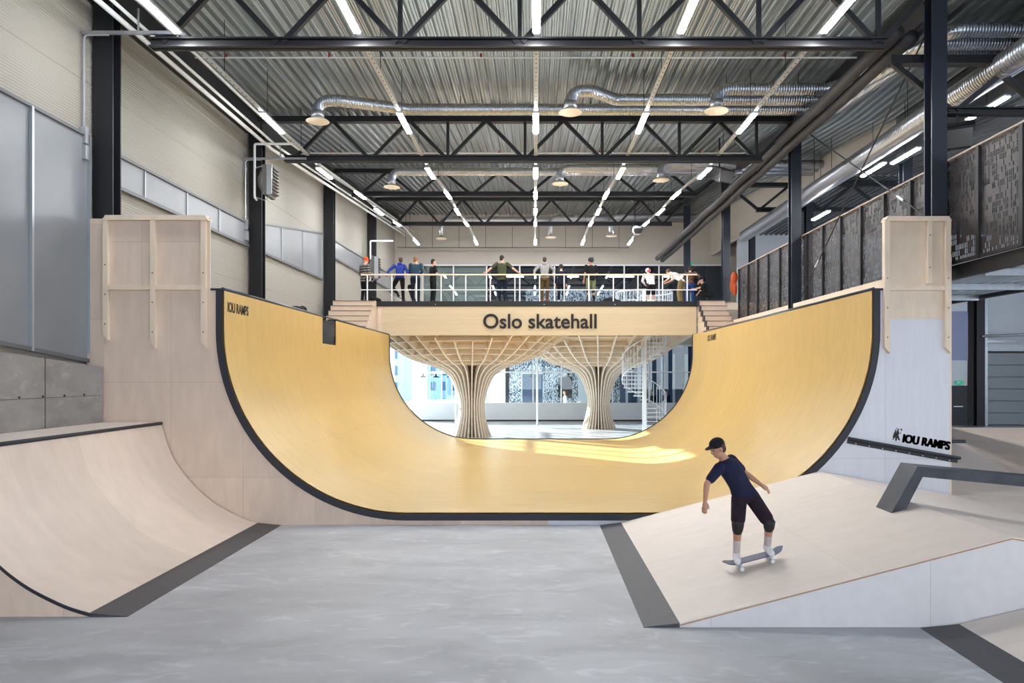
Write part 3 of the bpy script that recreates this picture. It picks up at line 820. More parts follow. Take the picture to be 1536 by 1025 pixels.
# backboards above the ramp front
def board(name, x0, x1, z1, studs, rails, lab, zlow, mply):
    o = empty(name, ((x0+x1)/2, Y0, ZT), lab, 'backboard')
    B(x0, x1, Y0+0.001, Y0+0.02, ZT, z1-0.03).build('panel', mply, o)
    for (xa, w, za) in studs:
        k = MB().prism([(xa, za+(0.12 if za < 4 else 0)), (xa+w, za), (xa+w, z1-0.05), (xa, z1-0.05)], Y0-0.09, Y0-0.001)
        st = k.build('stud', 'timber', o); LOC[st.name] = LOC[o.name]
        for zz in ((za+0.3, za+0.85, za+1.4) if za < 4 else (za+0.3, za+0.9)):
            MB().lathe([(0.012, 0), (0.012, 0.004)], (xa+w/2, Y0-0.095, zz), 8, 'Y').build('screw', 'ink', st)
    for z, xa, xb in rails: B(xa, xb, Y0-0.085, Y0-0.001, z-0.045, z+0.045).build('rail', 'timber', o)
    MB().prism([(x0 if x0 < 0 else x0, z1-0.09), (x0+0.05, z1), (x1-0.05, z1), (x1, z1-0.09)], Y0-0.1, Y0+0.1).build('cap', 'timber', o)
    return o
board('plywood_backboard', -8.02, -6.06, 5.77, [(-8.02, 0.09, 3.45), (-7.14, 0.09, 3.3), (-6.2, 0.09, 3.3)], [(4.43, -7.93, -7.14), (4.43, -7.05, -6.2)], 'framed plywood backboard rising on the left of the halfpipe', 3.3, 'ply_wall')
tag(B(-8.3, -8.03, Y0-0.015, Y0, 2.95, 5.72).build('plywood_strip', 'ply_wall'), 'narrow plywood strip between the left backboard and the concrete wall', 'panel')
rb = board('plywood_backboard', 6.5, 7.74, 5.75, [(6.5, 0.1, 3.2), (7.3, 0.08, 4.5), (7.63, 0.1, 3.2)], [(4.42, 6.6, 7.63)], 'framed plywood backboard rising on the right of the halfpipe, narrower than the left one', 3.2, 'timber')
B(6.6, 7.63, Y0-0.012, Y0-0.001, 3.85, 4.37).build('lower_panel', 'timber', rb, label='tan lower panel')
MB().box(7.75, 7.79, Y0, Y0+0.12, 4.42, 5.05).box(7.75, 7.79, Y0, Y0+1.2, 0, 4.4).build('side_board', 'timber', rb)

# wall-ride rail with bolts, and painted logo
p0 = Vector((5.84, Y0-0.05, 1.62)); p1 = Vector((7.92, Y0-0.05, 1.25))
o = empty('grind_rail', p0, 'slanted black steel grind rail bolted to the white plywood under the painted lettering', 'rail')
MB().tube([p0, p1], 0.032, 10).build('tube', 'trim', o, True)
MB().bar(p0+Vector((0, 0.035, -0.045)), p1+Vector((-0.03, 0.035, -0.045)), 0.02, 0.1).build('flange', 'black', o)
for k in range(8):
    q = p0.lerp(p1, 0.07+k*0.12)+Vector((0, 0.02, -0.075)); MB().lathe([(0.014, 0), (0.01, -0.012)], q, 8, 'Y').build('bolt', 'galv', o)
rot = Matrix.Rotation(R(9.5), 3, 'Y')
lg = empty('painted_logo', (6.85, Y0-0.005, 1.55), 'black painted IOU RAMPS lettering with small figure emblem on white plywood', 'lettering')
t = text_mesh('IOU RAMPS', 0.215, 0.002, 0.003, width=0.88)
t0 = list(t.v); f0 = list(t.f)
for dx, dy in ((.011, 0), (.022, 0), (.011, .008), (.0, .008), (.022, .008)): t.add([(a+dx, b+dy, c) for a, b, c in t0], f0)
xform(t, lambda a, b, c: Vector((6.86, Y0-0.004, 1.545))+rot @ Vector((a, -c, b))); t.build('lettering', 'ink', lg)
em = MB()
for poly in ([(0, .05), (.02, .17), (.035, .2), (.04, .12), (.06, .2), (.075, .22), (.08, .16), (.1, .13), (.085, .1), (.1, .06), (.13, 0), (.1, .005), (.075, .05), (.07, -.02), (.05, -.02), (.045, .05), (.02, .01)],
             [(.02, .2), (.05, .235), (.045, .21)], [(.09, .2), (.12, .225), (.135, .21), (.13, .17), (.12, .2)], [(0, -.01), (.015, .03), (.025, .0)], [(.105, .14), (.125, .15), (.12, .12)]):
    e = MB().prism(poly, -0.002, 0.002); em.add(e.v, e.f)
xform(em, lambda a, b, c: Vector((6.68, Y0-0.004, 1.60))+rot @ Vector((a*1.15, b, c))); em.build('emblem', 'ink', lg)

# ------------------------------------------------------------------ deck platform
DZ = 5.73
dk = empty('platform', (0, Y1+0.05, DZ), 'raised viewing platform with black edge and pale glulam fascia behind the halfpipe', 'platform')
B(-7.06, 6.5, Y1+0.02, Y1+0.3, DZ-0.21, DZ+0.0).build('edge_band', 'black', dk)
B(-6.08, 6.44, Y1+0.04, Y1+0.35, ZT-0.02, DZ-0.21).build('fascia_beam', 'beam', dk)
B(-7.06, -6.08, Y1+0.06, Y1+0.35, ZT-0.02, DZ-0.21).build('fascia_panel', 'ply_wall', dk, label='plain plywood fascia piece at the left end')
MB().box(-7.95, 10.6, Y1+0.36, 33.95, DZ-0.3, DZ-0.02).box(-7.95, 10.6, 36.45, YB-.02, DZ-0.3, DZ-0.02).box(-7.95, 4.0, 33.95, 36.45, DZ-0.3, DZ-0.02).box(6.5, 10.6, 33.95, 36.45, DZ-0.3, DZ-0.02).build('floor_slab', 'steps', dk)
for x in (-3.95, 0.38, 3.2): MB().lathe([(0.02, 0), (0.02, -0.012)], (x, Y1+0.02, DZ-0.13), 8, 'Y').build('bolt', 'galv', dk)
t = text_mesh('Oslo skatehall', 0.8, 0.02, 0.013, width=4.52)
zs = [v[1] for v in t.v]; hh = max(zs)
xform(t, lambda a, b, c: (-2.05+a, Y1+0.02-c, 4.66+b*0.57/hh))
xs = sorted(set(round(v[0], 3) for v in t.v)); gap = max(((b-a, (a+b)/2) for a, b in zip(xs, xs[1:]) if b-a > .1), key=lambda q: q[0])[1]
for sgn in (-1, 1):
    q = MB(); fs = [f for f in t.f if sum(t.v[i][0] for i in f)/len(f)*sgn > gap*sgn]; us = sorted({i for f in fs for i in f}); mp_ = {u: n_ for n_, u in enumerate(us)}; q.v = [t.v[u] for u in us]; q.f = [tuple(mp_[i] for i in f) for f in fs]; q.build('lettering', 'ink', dk)
# steps
def steps(x0, x1, sgn, lab, xshift):
    o = empty('steps', ((x0+x1)/2, 27.4, ZT), lab, 'steps', 'plywood steps up to the platform')
    n = 6; rise = (DZ-ZT)/n; run = 0.31
    for k in range(n):
        ya = Y1-(n-k)*run
        xa, xb = (x0, x1-xshift*(n-k) if False else x1)
        B(x0+(xshift*(n-1-k) if sgn < 0 else 0), x1, ya, Y1+0.0, ZT+k*rise, ZT+(k+1)*rise-0.004).build('step', 'steps', o)
        B(x0+(xshift*(n-1-k) if sgn < 0 else 0)+0.01, x1, ya-0.025, ya, ZT+(k+1)*rise-0.03, ZT+(k+1)*rise-0.004).build('nosing_shade', 'step_shadow', o)  # added strip, its dark colour draws the shadow line of each step
        if sgn > 0:
            B(x0-0.04, x0-0.005, ya-0.02, ya+run, ZT+k*rise, ZT+(k+1)*rise).build('side_trim', 'trim', o)
    return o
steps(6.5, 7.5, 1, 'plywood steps with black stepped edge at the right end of the platform', 0)
steps(-7.95, -6.3, -1, 'pale plywood steps at the left end of the platform', 0.0)
# railing
rl = empty('railing', (0, Y1+0.2, DZ), 'white steel railing with pale wooden handrail along the platform front', 'railing')
MB().bar((-6.95, Y1+0.16, DZ+1.08), (6.5, Y1+0.16, DZ+1.08), 0.06, 0.055).build('handrail', 'timber', rl)
MB().bar((-6.95, Y1+0.16, DZ+0.47), (6.5, Y1+0.16, DZ+0.47), 0.03, 0.035).build('mid_rail', 'white_paint', rl)
k = 0
x = -6.7
while x < 6.5:
    B(x-0.022, x+0.022, Y1+0.14, Y1+0.18, DZ, DZ+1.06).build('post', 'white_paint', rl); x += 0.985
    if x > 6.2: break

# ------------------------------------------------------------------ timber tree columns
TP = [(0.90, 0.0), (0.76, 0.4), (0.64, 0.85), (0.59, 1.25), (0.62, 1.65), (0.76, 2.15), (1.02, 2.7), (1.4, 3.0), (1.85, 3.2), (2.4, 3.36), (3.0, 3.62), (3.6, 4.0), (4.1, 4.35), (4.8, 4.75), (5.6, 5.1), (6.4, 5.3)]
def tp_interp(n=5):
    out = []
    P = [Vector((a, 0, b)) for a, b in TP]
    for i in range(len(P)-1):
        p0 = P[max(i-1, 0)]; p1 = P[i]; p2 = P[i+1]; p3 = P[min(i+2, len(P)-1)]
        for j in range(n):
            t = j/n
            q = 0.5*((2*p1)+(-p0+p2)*t+(2*p0-5*p1+4*p2-p3)*t*t+(-p0+3*p1-3*p2+p3)*t*t*t)
            out.append((q.x, q.z))
    out.append(TP[-1]); return out
TI = tp_interp()
def tree(cx, cy, other, lab):
    o = empty('timber_tree_column', (cx, cy, 0), lab, 'column', 'timber tree columns')
    NF = 32
    def inside(x, y):
        if y < Y1+0.37 or x < -8.3 or x > 9 or y > YB-0.3: return False
        dx, dy = x-cx, y-cy; ox, oy = x-other[0], y-other[1]
        return dx*dx+dy*dy <= ox*ox+oy*oy+0.02
    # inward normals for thickness
    def offs(i, d):
        a = TI[max(i-1, 0)]; b = TI[min(i+1, len(TI)-1)]
        tx, tz = b[0]-a[0], b[1]-a[1]; l = math.hypot(tx, tz)
        # normal pointing to axis/up
        return (TI[i][0]-tz/l*d, TI[i][1]+tx/l*d)
    for k in range(NF):
        th = 2*PI*(k+0.5)/NF
        c, s = math.cos(th), math.sin(th)
        w = 0.032
        mb = MB(); idx = []
        for i, (r, z) in enumerate(TI):
            if not inside(cx+c*r, cy+s*r) or z > DZ-0.32: break
            d = 0.30 if z > 2.6 else 0.28
            ri, zi = offs(i, d)
            ri = max(ri, 0.12); zi = min(zi, DZ-0.31)
            if z < 0.01: zi = 0.0
            for (rr, zz) in ((r, z), (ri, zi)):
                for q in (-w, w):
                    mb.v.append((cx+c*rr-s*q, cy+s*rr+c*q, zz))
            idx.append(i)
        m = len(idx)
        for i in range(m-1):
            a = i*4; b = a+4
            mb.f += [(a, a+1, b+1, b), (a+2, b+2, b+3, a+3), (a, b, b+2, a+2), (a+1, a+3, b+3, b+1)]
        mb.f += [(0, 2, 3, 1), ((m-1)*4, (m-1)*4+1, (m-1)*4+3, (m-1)*4+2)]
        mb.build('fin', 'fin', o)
    # ring boards between fins
    for rr in (1.95, 2.45, 2.95, 3.4, 3.8, 4.3, 4.9, 5.5):
        i = min(range(len(TI)), key=lambda q: abs(TI[q][0]-rr)+(0 if TI[q][1] > 2.5 else 9))
        r, z = TI[i]; ri, zi = offs(i, 0.28)
        mb = MB(); S = 96
        for q in range(S):
            t0, t1 = 2*PI*q/S, 2*PI*(q+1)/S
            if z > 5.2: continue
            if not (inside(cx+math.cos(t0)*r, cy+math.sin(t0)*r) and inside(cx+math.cos(t1)*r, cy+math.sin(t1)*r)): continue
            vs = []
            for t in (t0, t1):
                for (a, b) in ((r-0.02, z+0.015), (r+0.02, z+0.03), (ri+0.02, zi+0.01), (ri-0.02, zi)):
                    vs.append((cx+math.cos(t)*a, cy+math.sin(t)*a, b))
            mb.add(vs, [(0, 4, 5, 1), (1, 5, 6, 2), (2, 6, 7, 3), (3, 7, 4, 0), (0, 1, 2, 3), (4, 7, 6, 5)])
        if mb.v: mb.build('ring', 'fin', o)
    # shell boarding behind the ribs and the core
    mb = MB(); S = 96; st = [i for i, (r, z) in enumerate(TI) if r > 1.3 and z > 2.8 and z < 5.25][::2]
    for a, b in zip(st, st[1:]):
        (r0, z0), (r1, z1) = offs(a, 0.29), offs(b, 0.29)
        for q in range(S):
            t0, t1 = 2*PI*q/S, 2*PI*(q+1)/S
            if not inside(cx+math.cos(t0)*r1, cy+math.sin(t0)*r1): continue
            mb.add([(cx+math.cos(t)*r, cy+math.sin(t)*r, z) for (r, z, t) in ((r0, z0, t0), (r0, z0, t1), (r1, z1, t1), (r1, z1, t0))], [(0, 1, 2, 3)])
    mb.build('shell', 'shell', o)
    MB().lathe([(0.3, 0), (0.25, 1.2), (0.3, 2.0), (0.6, 3.0), (1.1, 3.4)], (cx, cy, 0), 20).build('core', mat('dark_core', srgb(120, 92, 66), 0.7) if 'dark_core' not in bpy.data.materials else bpy.data.materials['dark_core'], o, True)
T1, T2 = (-2.87, 33.4), (3.35, 38.4)
tree(T1[0], T1[1], T2, 'nearer timber column of curved ribs flaring like a tree under the platform')
tree(T2[0], T2[1], T1, 'farther timber column of curved ribs flaring like a tree, beside the spiral stair')

# ------------------------------------------------------------------ lobby
lw = empty('low_wall', (-1, YB+0.2, 0), 'low white wall along the back of the lobby with dark base line', 'wall')
MB().box(-7.2, 10, YB, YB+0.12, 0.08, 1.1).build('white_face', 'white_panel', lw)
MB().box(-7.2, 10, YB+0.01, YB+0.11, 0, 0.08).build('base', 'black', lw)
def frame_panes(name, xs, y, z0, z1, lab, rail=None, m='glass', fm='white_paint'):
    o = empty(name, ((xs[0]+xs[-1])/2, y, z0), lab, 'window'); o['kind'] = 'structure'
    for a, b in zip(xs, xs[1:]): B(a+0.03, b-0.03, y+0.03, y+0.05, z0, z1).build('pane', m, o)
    for a in xs: B(a-0.04, a+0.04, y, y+0.08, z0, z1).build('mullion', fm, o)
    MB().box(xs[0], xs[-1], y, y+0.08, z1-0.08, z1).build('frame_head', fm, o)
    if rail: MB().box(xs[0], xs[-1], y+0.01, y+0.07, rail-0.04, rail+0.04).build('transom', fm, o)
    return o
frame_panes('window_5', [-7.2, -5.0, -2.9, -0.1, 1.6, 4.7, 6.9, 9, 11.4], YB, 1.1, 4.6, 'glazed partition above the low white lobby wall', 2.95)
frame_panes('window_6', [-6.75, -4.9, -2.9, -0.9, 1.2, 3.3, 5.4, 7.5, 9.4, 11.4], YB+0.02, DZ, 9.45, 'upper window band behind the platform', None, 'glass_dark')
# room behind the upper window band, and a painted pane reflection
struct(B(-6.9, -2.95, YB+0.35, YB+0.4, DZ, 9.5).build('upper_pane_reflection', 'greenish', origin=(-5, YB+0.4, DZ)))  # added sheet behind the glass, coloured like the reflection in the left panes
ur = MB().box(-0.6, 9, 48, 48.1, DZ, 8.4)
struct(ur.build('wall_upper_speckled', 'speckle', origin=(4, 48, DZ)))
struct(B(-8.4, 29, 49.5, 49.6, DZ, 12.6).build('wall_upper_dark', mat('dark_room', srgb(38, 46, 58), 0.6), origin=(4, 49, DZ)))
struct(B(-8.4, 29, YB+0.15, 49.5, DZ-0.3, DZ-0.02).build('floor_upper', 'lobby_floor', origin=(4, 47, DZ-.3)))
for i, x in enumerate((-1.5, 2.0, 5.5, 9.0)):
    o = empty('strip_lamp', (x, 46.5, 9.0), f'{["first", "second", "third", "fourth"][i]} lit tube lamp from the left inside the upper room behind the windows', 'ceiling lamp', 'lamps in the upper room')
    B(x-0.8, x+0.8, 46.45, 46.6, 9.05, 9.1).build('housing', 'track', o)
    B(x-0.78, x+0.78, 46.47, 46.58, 9.0, 9.05).build('diffuser', 'light_dim', o)
    for dx in (-.6, .6): MB().tube([(x+dx, 46.52, 9.1), (x+dx, 46.52, 12.72)], 0.01, 5).build('wire', 'black', o)
# lower back: speckled wall with door and hatch
struct(MB().box(-1.75, -0.9, 50, 50.1, 0, 4.7).box(0.6, 1.9, 50, 50.1, 0, 4.7).box(-0.9, 0.6, 50, 50.1, 2.9, 4.7).box(1.9, 3.2, 50, 50.1, 0, 4.7).box(3.2, 5.8, 50, 50.1, 0, 4.7).build('wall_speckled', 'speckle', origin=(3, 50, 0)))
o = empty('door_1', (-0.15, 50, 0), 'slate blue double door in the speckled lobby wall', 'door'); o['kind'] = 'structure'
B(-0.85, 0.1, 50.02, 50.08, 0, 2.85).build('leaf', 'bluegrey', o); B(0.14, 0.55, 50.02, 50.08, 0, 2.85).build('leaf', 'bluegrey', o)
MB().box(-0.9, -0.85, 49.98, 50.1, 0, 2.9).box(0.1, 0.14, 49.98, 50.1, 0, 2.9).box(0.55, 0.6, 49.98, 50.1, 0, 2.9).box(-0.9, 0.6, 49.98, 50.1, 2.85, 2.9).build('door_frame', 'white_paint', o)
o = empty('door_2', (1.9, 49.9, 0), 'dark open hatch in the speckled lobby wall', 'door'); o['kind'] = 'structure'
B(1.6, 2.55, 49.93, 49.99, 1.2, 2.6).build('leaf', 'dark_door', o)
o = empty('door_3', (3.5, 49.9, 0), 'bright doorway in the speckled lobby wall', 'door'); o['kind'] = 'structure'
B(2.95, 3.9, 49.93, 49.99, 0.3, 2.7).build('leaf', 'white_panel', o)
struct(B(-2.0, -1.75, 49.9, 50.3, 0, 4.7).build('trim_7', 'black', origin=(-1.9, 50, 0)))
struct(B(5.8, 11.4, 50, 50.1, 0, 4.7).build('wall_lobby_blue', mat('slate_blue_wall', srgb(58, 82, 118), 0.4, var=0.2, scale=2), origin=(8, 50, 0)))
for i in range(6): struct(B(6.2+i*0.8, 6.36+i*0.8+0.1*(i % 2), 49.94, 50, 0.3, 4.2).build(f'trim_{11+i}', 'white_panel'))
for i, (x0, x1, y, h) in enumerate(((-22, -15, 84, 7), (-13.5, -9.5, 92, 5.2), (-8.2, -5.6, 80, 4.4))):
    o = empty('building', ((x0+x1)/2, y, -.3), f'{["left", "middle", "right"][i]} one of the bluish buildings outside, seen through the lobby windows', 'building', 'buildings outside the lobby')
    B(x0, x1, y, y+6, -.3, h).build('facade', mat('blue_facade', srgb(132, 160, 196), 0.7) if i == 0 else bpy.data.materials['blue_facade'], o)
    for a in range(int((x1-x0)/1.3)):
        for b in range(int(h/2)): B(x0+.4+a*1.3, x0+1.1+a*1.3, y-.03, y, .8+b*1.9, 1.9+b*1.9).build('window', 'bluegrey', o)
# bright windows of the lobby, left wall and back left
o = frame_panes('window_7', [-8.4, -6.6, -4.9, -3.4, -2.0], 51.9, 0.4, 4.7, 'bright outer windows at the back left of the lobby', 2.9)
o = empty('window_8', (-8.5, 38, 0.3), 'tall bright side windows of the lobby on the left', 'window'); o['kind'] = 'structure'
for i in range(9):
    y = 32.4+i*1.475
    MB().box(-8.56, -8.44, y-0.05, y+0.05, 0.35, 4.7).build('mullion', 'white_paint', o)
    if i < 8: B(-8.51, -8.49, y+0.05, y+1.425, 0.35, 4.7).build('pane', 'glass', o)
MB().box(-8.56, -8.44, 32.4, YB, 2.85, 2.95).build('transom', 'white_paint', o)
# pendants
for i, (x, y) in enumerate(((-7.0, 46), (-6.2, 46), (-5.4, 46.3), (-0.2, 46), (2.1, 46), (3.7, 46))):
    o = empty('pendant_lamp', (x, y, 2.6), f'{["first", "second", "third", "fourth", "fifth", "sixth"][i]} dark pendant lamp from the left behind the lobby partition', 'lamp', 'dark pendant lamps in the lobby')
    MB().lathe([(0.26, 0), (0.24, 0.03), (0.07, 0.1), (0.05, 0.22), (0.02, 0.26)], (x, y, 2.62), 16).build('lamp_shade', 'black', o, True)
    MB().tube([(x, y, 2.85), (x, y, 5.4)], 0.01, 5).build('cord', 'black', o)
for i, x in enumerate((-4.45, 0.15, 5.1)):
    tag(MB().tube([(x*0.98, 40.5 if i < 2 else 33, 0), (x*0.98, 40.5 if i < 2 else 33, DZ-0.3)], 0.05, 10).build('steel_post', 'white_paint', smooth=True), f'slender white steel post in the lobby, {["left of the nearer timber column", "between the timber columns", "beside the spiral stair"][i]}', 'post', 'slender posts in the lobby')

# spiral stair
SX, SY = 5.25, 35.2
sp = empty('spiral_stair', (SX, SY, 0), 'pale galvanised spiral stair rising from the lobby through the platform', 'staircase')
MB().tube([(SX, SY, 0), (SX, SY, DZ+1.1)], 0.09, 14).build('centre_pole', 'pale_pole', sp, True)
NT = 28; rad = 1.05
def sa(k): return R(-70+k*(560/NT))
rp = []; rp2 = []
for k in range(NT):
    a = sa(k); z = 0.2+k*(DZ-0.2)/NT; da = R(21)
    mb = MB()
    p = [(0.08*math.cos(a), 0.08*math.sin(a)), (rad*math.cos(a), rad*math.sin(a)), (rad*math.cos(a+da), rad*math.sin(a+da)), (0.08*math.cos(a+da), 0.08*math.sin(a+da))]
    mb.prism([(SX+u, SY+w) for u, w in p], z-0.04, z, 'Z'); mb.build('tread', 'pale_pole', sp)
    for f in (0.25, 0.75):
        x, y = SX+rad*math.cos(a+da*f), SY+rad*math.sin(a+da*f)
        MB().tube([(x, y, z), (x, y, z+1.0)], 0.014, 5).build('baluster', 'pale_pole', sp)
    rp.append((SX+rad*math.cos(a), SY+rad*math.sin(a), z+1.0)); rp2.append((SX+(rad+0.01)*math.cos(a), SY+(rad+0.01)*math.sin(a), z-0.02))
MB().tube(rp, 0.025, 8).build('handrail', 'pale_pole', sp, True)
MB().tube(rp2, 0.03, 6).build('stringer', 'pale_pole', sp, True)
# balustrade round the stair well on the platform
bl = empty('stair_balustrade', (SX, SY, DZ), 'curved pale balustrade around the stair opening on the platform', 'balustrade')
n = 40; pts = []
for k in range(n+1):
    a = R(150+k*(300/n)); pts.append((SX+1.35*math.cos(a)-0.0, SY+1.35*math.sin(a), DZ+1.0))
    if k % 1 == 0: MB().tube([(pts[-1][0], pts[-1][1], DZ-0.01), pts[-1]], 0.01, 5).build('baluster', 'pale_pole', bl)
MB().tube(pts, 0.03, 8).build('handrail', 'pale_pole', bl, True)
MB().tube([(a, b, c-0.45) for a, b, c in pts], 0.015, 6).build('mid_rail', 'pale_pole', bl, True)
B(5.2, 5.38, 33.75, 33.9, DZ, DZ+1.05).build('end_post', 'pale_pole', bl)

# ------------------------------------------------------------------ perforated screen and walkway
wk = empty('walkway', (9.2, 10, 4.7), 'raised walkway with corrugated underside behind the perforated screen', 'walkway')
corrugated(8.05, 10.7, [-5, 29.2], lambda y: 4.7, 0.25, 0.06).build('soffit', 'ceil', wk)
B(8.05, 10.7, -5, 29.2, 4.8, 4.86).build('deck', 'steps', wk)
MB().box(10.6, 10.74, -5, 29.2, 4.62, 4.9).box(7.95, 8.05, -5, 29.2, 4.62, 4.88).build('edge_beam', 'black', wk)
for k in range(6): MB().box(8.05, 10.6, 6.5+k*2.2, 6.6+k*2.2, 4.58, 4.7).build('cross_beam', 'galv', wk)
for x, y in ((10.62, 21), (10.62, 28), (8.1, 16.2), (8.1, 28)): B(x-.05, x+.05, y-.05, y+.05, 0, 4.65).build('support_post', 'black', wk)
sc = empty('perforated_screen', (7.88, 10, 4.9), 'long dark perforated metal screen along the right walkway', 'screen')
ymul = [16.5+1.17*k for k in range(-9, 11)]
for a, b in zip(ymul, ymul[1:]):
    if b > 28.4: b = 28.4
    MB().add([(7.89, a, 4.92), (7.89, b, 4.92), (7.89, b, 6.86), (7.89, a, 6.86), (7.894, a, 4.92), (7.894, b, 4.92), (7.894, b, 6.86), (7.894, a, 6.86)],
             [(0, 1, 2, 3), (4, 7, 6, 5), (0, 4, 5, 1), (3, 2, 6, 7), (0, 3, 7, 4), (1, 5, 6, 2)]).build('panel', 'screen', sc)
for a in ymul: 
    if a < 28.5: B(7.83, 7.89, a-0.045, a+0.045, 4.88, 6.86).build('post', 'screen_frame', sc)
MB().box(7.83, 7.95, ymul[0], 28.4, 6.86, 6.89).build('top_rail', mat('tan_rail', srgb(176, 160, 150), 0.5), sc)
MB().box(7.85, 7.91, ymul[0], 28.4, 4.88, 4.94).build('bottom_rail', 'screen_frame', sc)
# bracing rods
for i, (a, b, lab) in enumerate((((7.62, 21.2, 10.0), (7.62, 14.3, 5.9), 'thin diagonal brace rod between the two near right columns, falling toward the camera'), ((7.7, 14.3, 9.6), (7.7, 21.4, 4.9), 'thin diagonal brace rod between the two near right columns, rising toward the camera'))):
    o = empty('brace_rod', a, lab, 'brace')
    MB().tube([a, b], 0.016, 8).build('rod', 'black', o)
    c = Vector(a).lerp(Vector(b), 0.86 if i == 0 else 0.8); d = (Vector(b)-Vector(a)).normalized()
    MB().tube([c-d*0.15, c+d*0.15], 0.032, 8).build('turnbuckle', 'galv', o)

# right hall far wall with garage door and exit
struct(MB().box(11.2, 30, 40.5, 40.7, 7.8, 10.6).box(11.2, 22.8, 40.5, 40.7, 0, 7.8).box(22.8, 23.9, 40.5, 40.7, 2.2, 7.8).build('wall_side_bay', 'white_panel', origin=(20, 40.5, 0)))
struct(B(20, 23.9, 40.44, 40.5, 3.6, 6.3).build('trim_8', 'blue_panel', origin=(22, 40.45, 3.6)))
o = empty('door_4', (23.3, 40.5, 0), 'black exit door beside the garage door', 'door'); o['kind'] = 'structure'
B(22.85, 23.85, 40.45, 40.5, 0, 2.15).build('leaf', 'dark_door', o); B(23.1, 23.6, 40.4, 40.45, 1.02, 1.07).build('push_bar', 'alu', o)
es = empty('exit_sign', (23.45, 40.4, 2.25), 'small green exit sign above the black side door', 'sign')
B(23.2, 23.6, 40.38, 40.44, 2.25, 2.47).build('sign_face', 'exit', es)
MB().prism([(23.28, 2.3), (23.33, 2.3), (23.36, 2.36), (23.4, 2.3), (23.43, 2.32), (23.38, 2.4), (23.36, 2.44), (23.32, 2.44), (23.3, 2.37)], 40.37, 40.38).build('running_figure', 'white_paint', es)
o = empty('exit_sign', (8.87, 42, 9.06), 'small green exit sign hanging in front of the upper windows', 'sign')
B(8.72, 9.02, 42, 42.05, 9.06, 9.3).build('sign_face', 'exit', o); MB().tube([(8.87, 42.02, 9.28), (8.87, 42.02, roof_z(42)+.01)], 0.012, 5).build('hanging_rod', 'black', o)
MB().prism([(a-.33, b+.87) for a, b in [(9.12, 8.24), (9.15, 8.24), (9.18, 8.3), (9.22, 8.24), (9.25, 8.27), (9.2, 8.34), (9.17, 8.38), (9.14, 8.32)]], 41.98, 41.995).build('running_figure', 'white_paint', o)
o = empty('garage_door', (27, 40.4, 0), 'grey sectional garage door at the right edge with a white upper part', 'garage door')
B(24.9, 29.8, 40.42, 40.5, 4.1, 7.75).build('upper_panel', 'white_panel', o)
for k in range(6): B(24.9, 29.8, 40.4, 40.48, 0.05+k*0.66, 0.68+k*0.66).build('door_section', 'garage', o)
MB().box(24.7, 24.9, 40.3, 40.5, 0, 7.9).build('guide', 'galv', o)
MB().tube([(24.4, 40.0, 4.9), (30, 40.0, 5.1)], 0.07, 10).build('spring_shaft', 'galv', o, True)
MB().box(24.5, 29.8, 40.1, 40.2, 4.55, 4.68).build('operator_rail', 'galv', o)
column(24.15, 24.6, 40.05, 0, 8.0, 'black steel column between the exit door and the garage door', None)

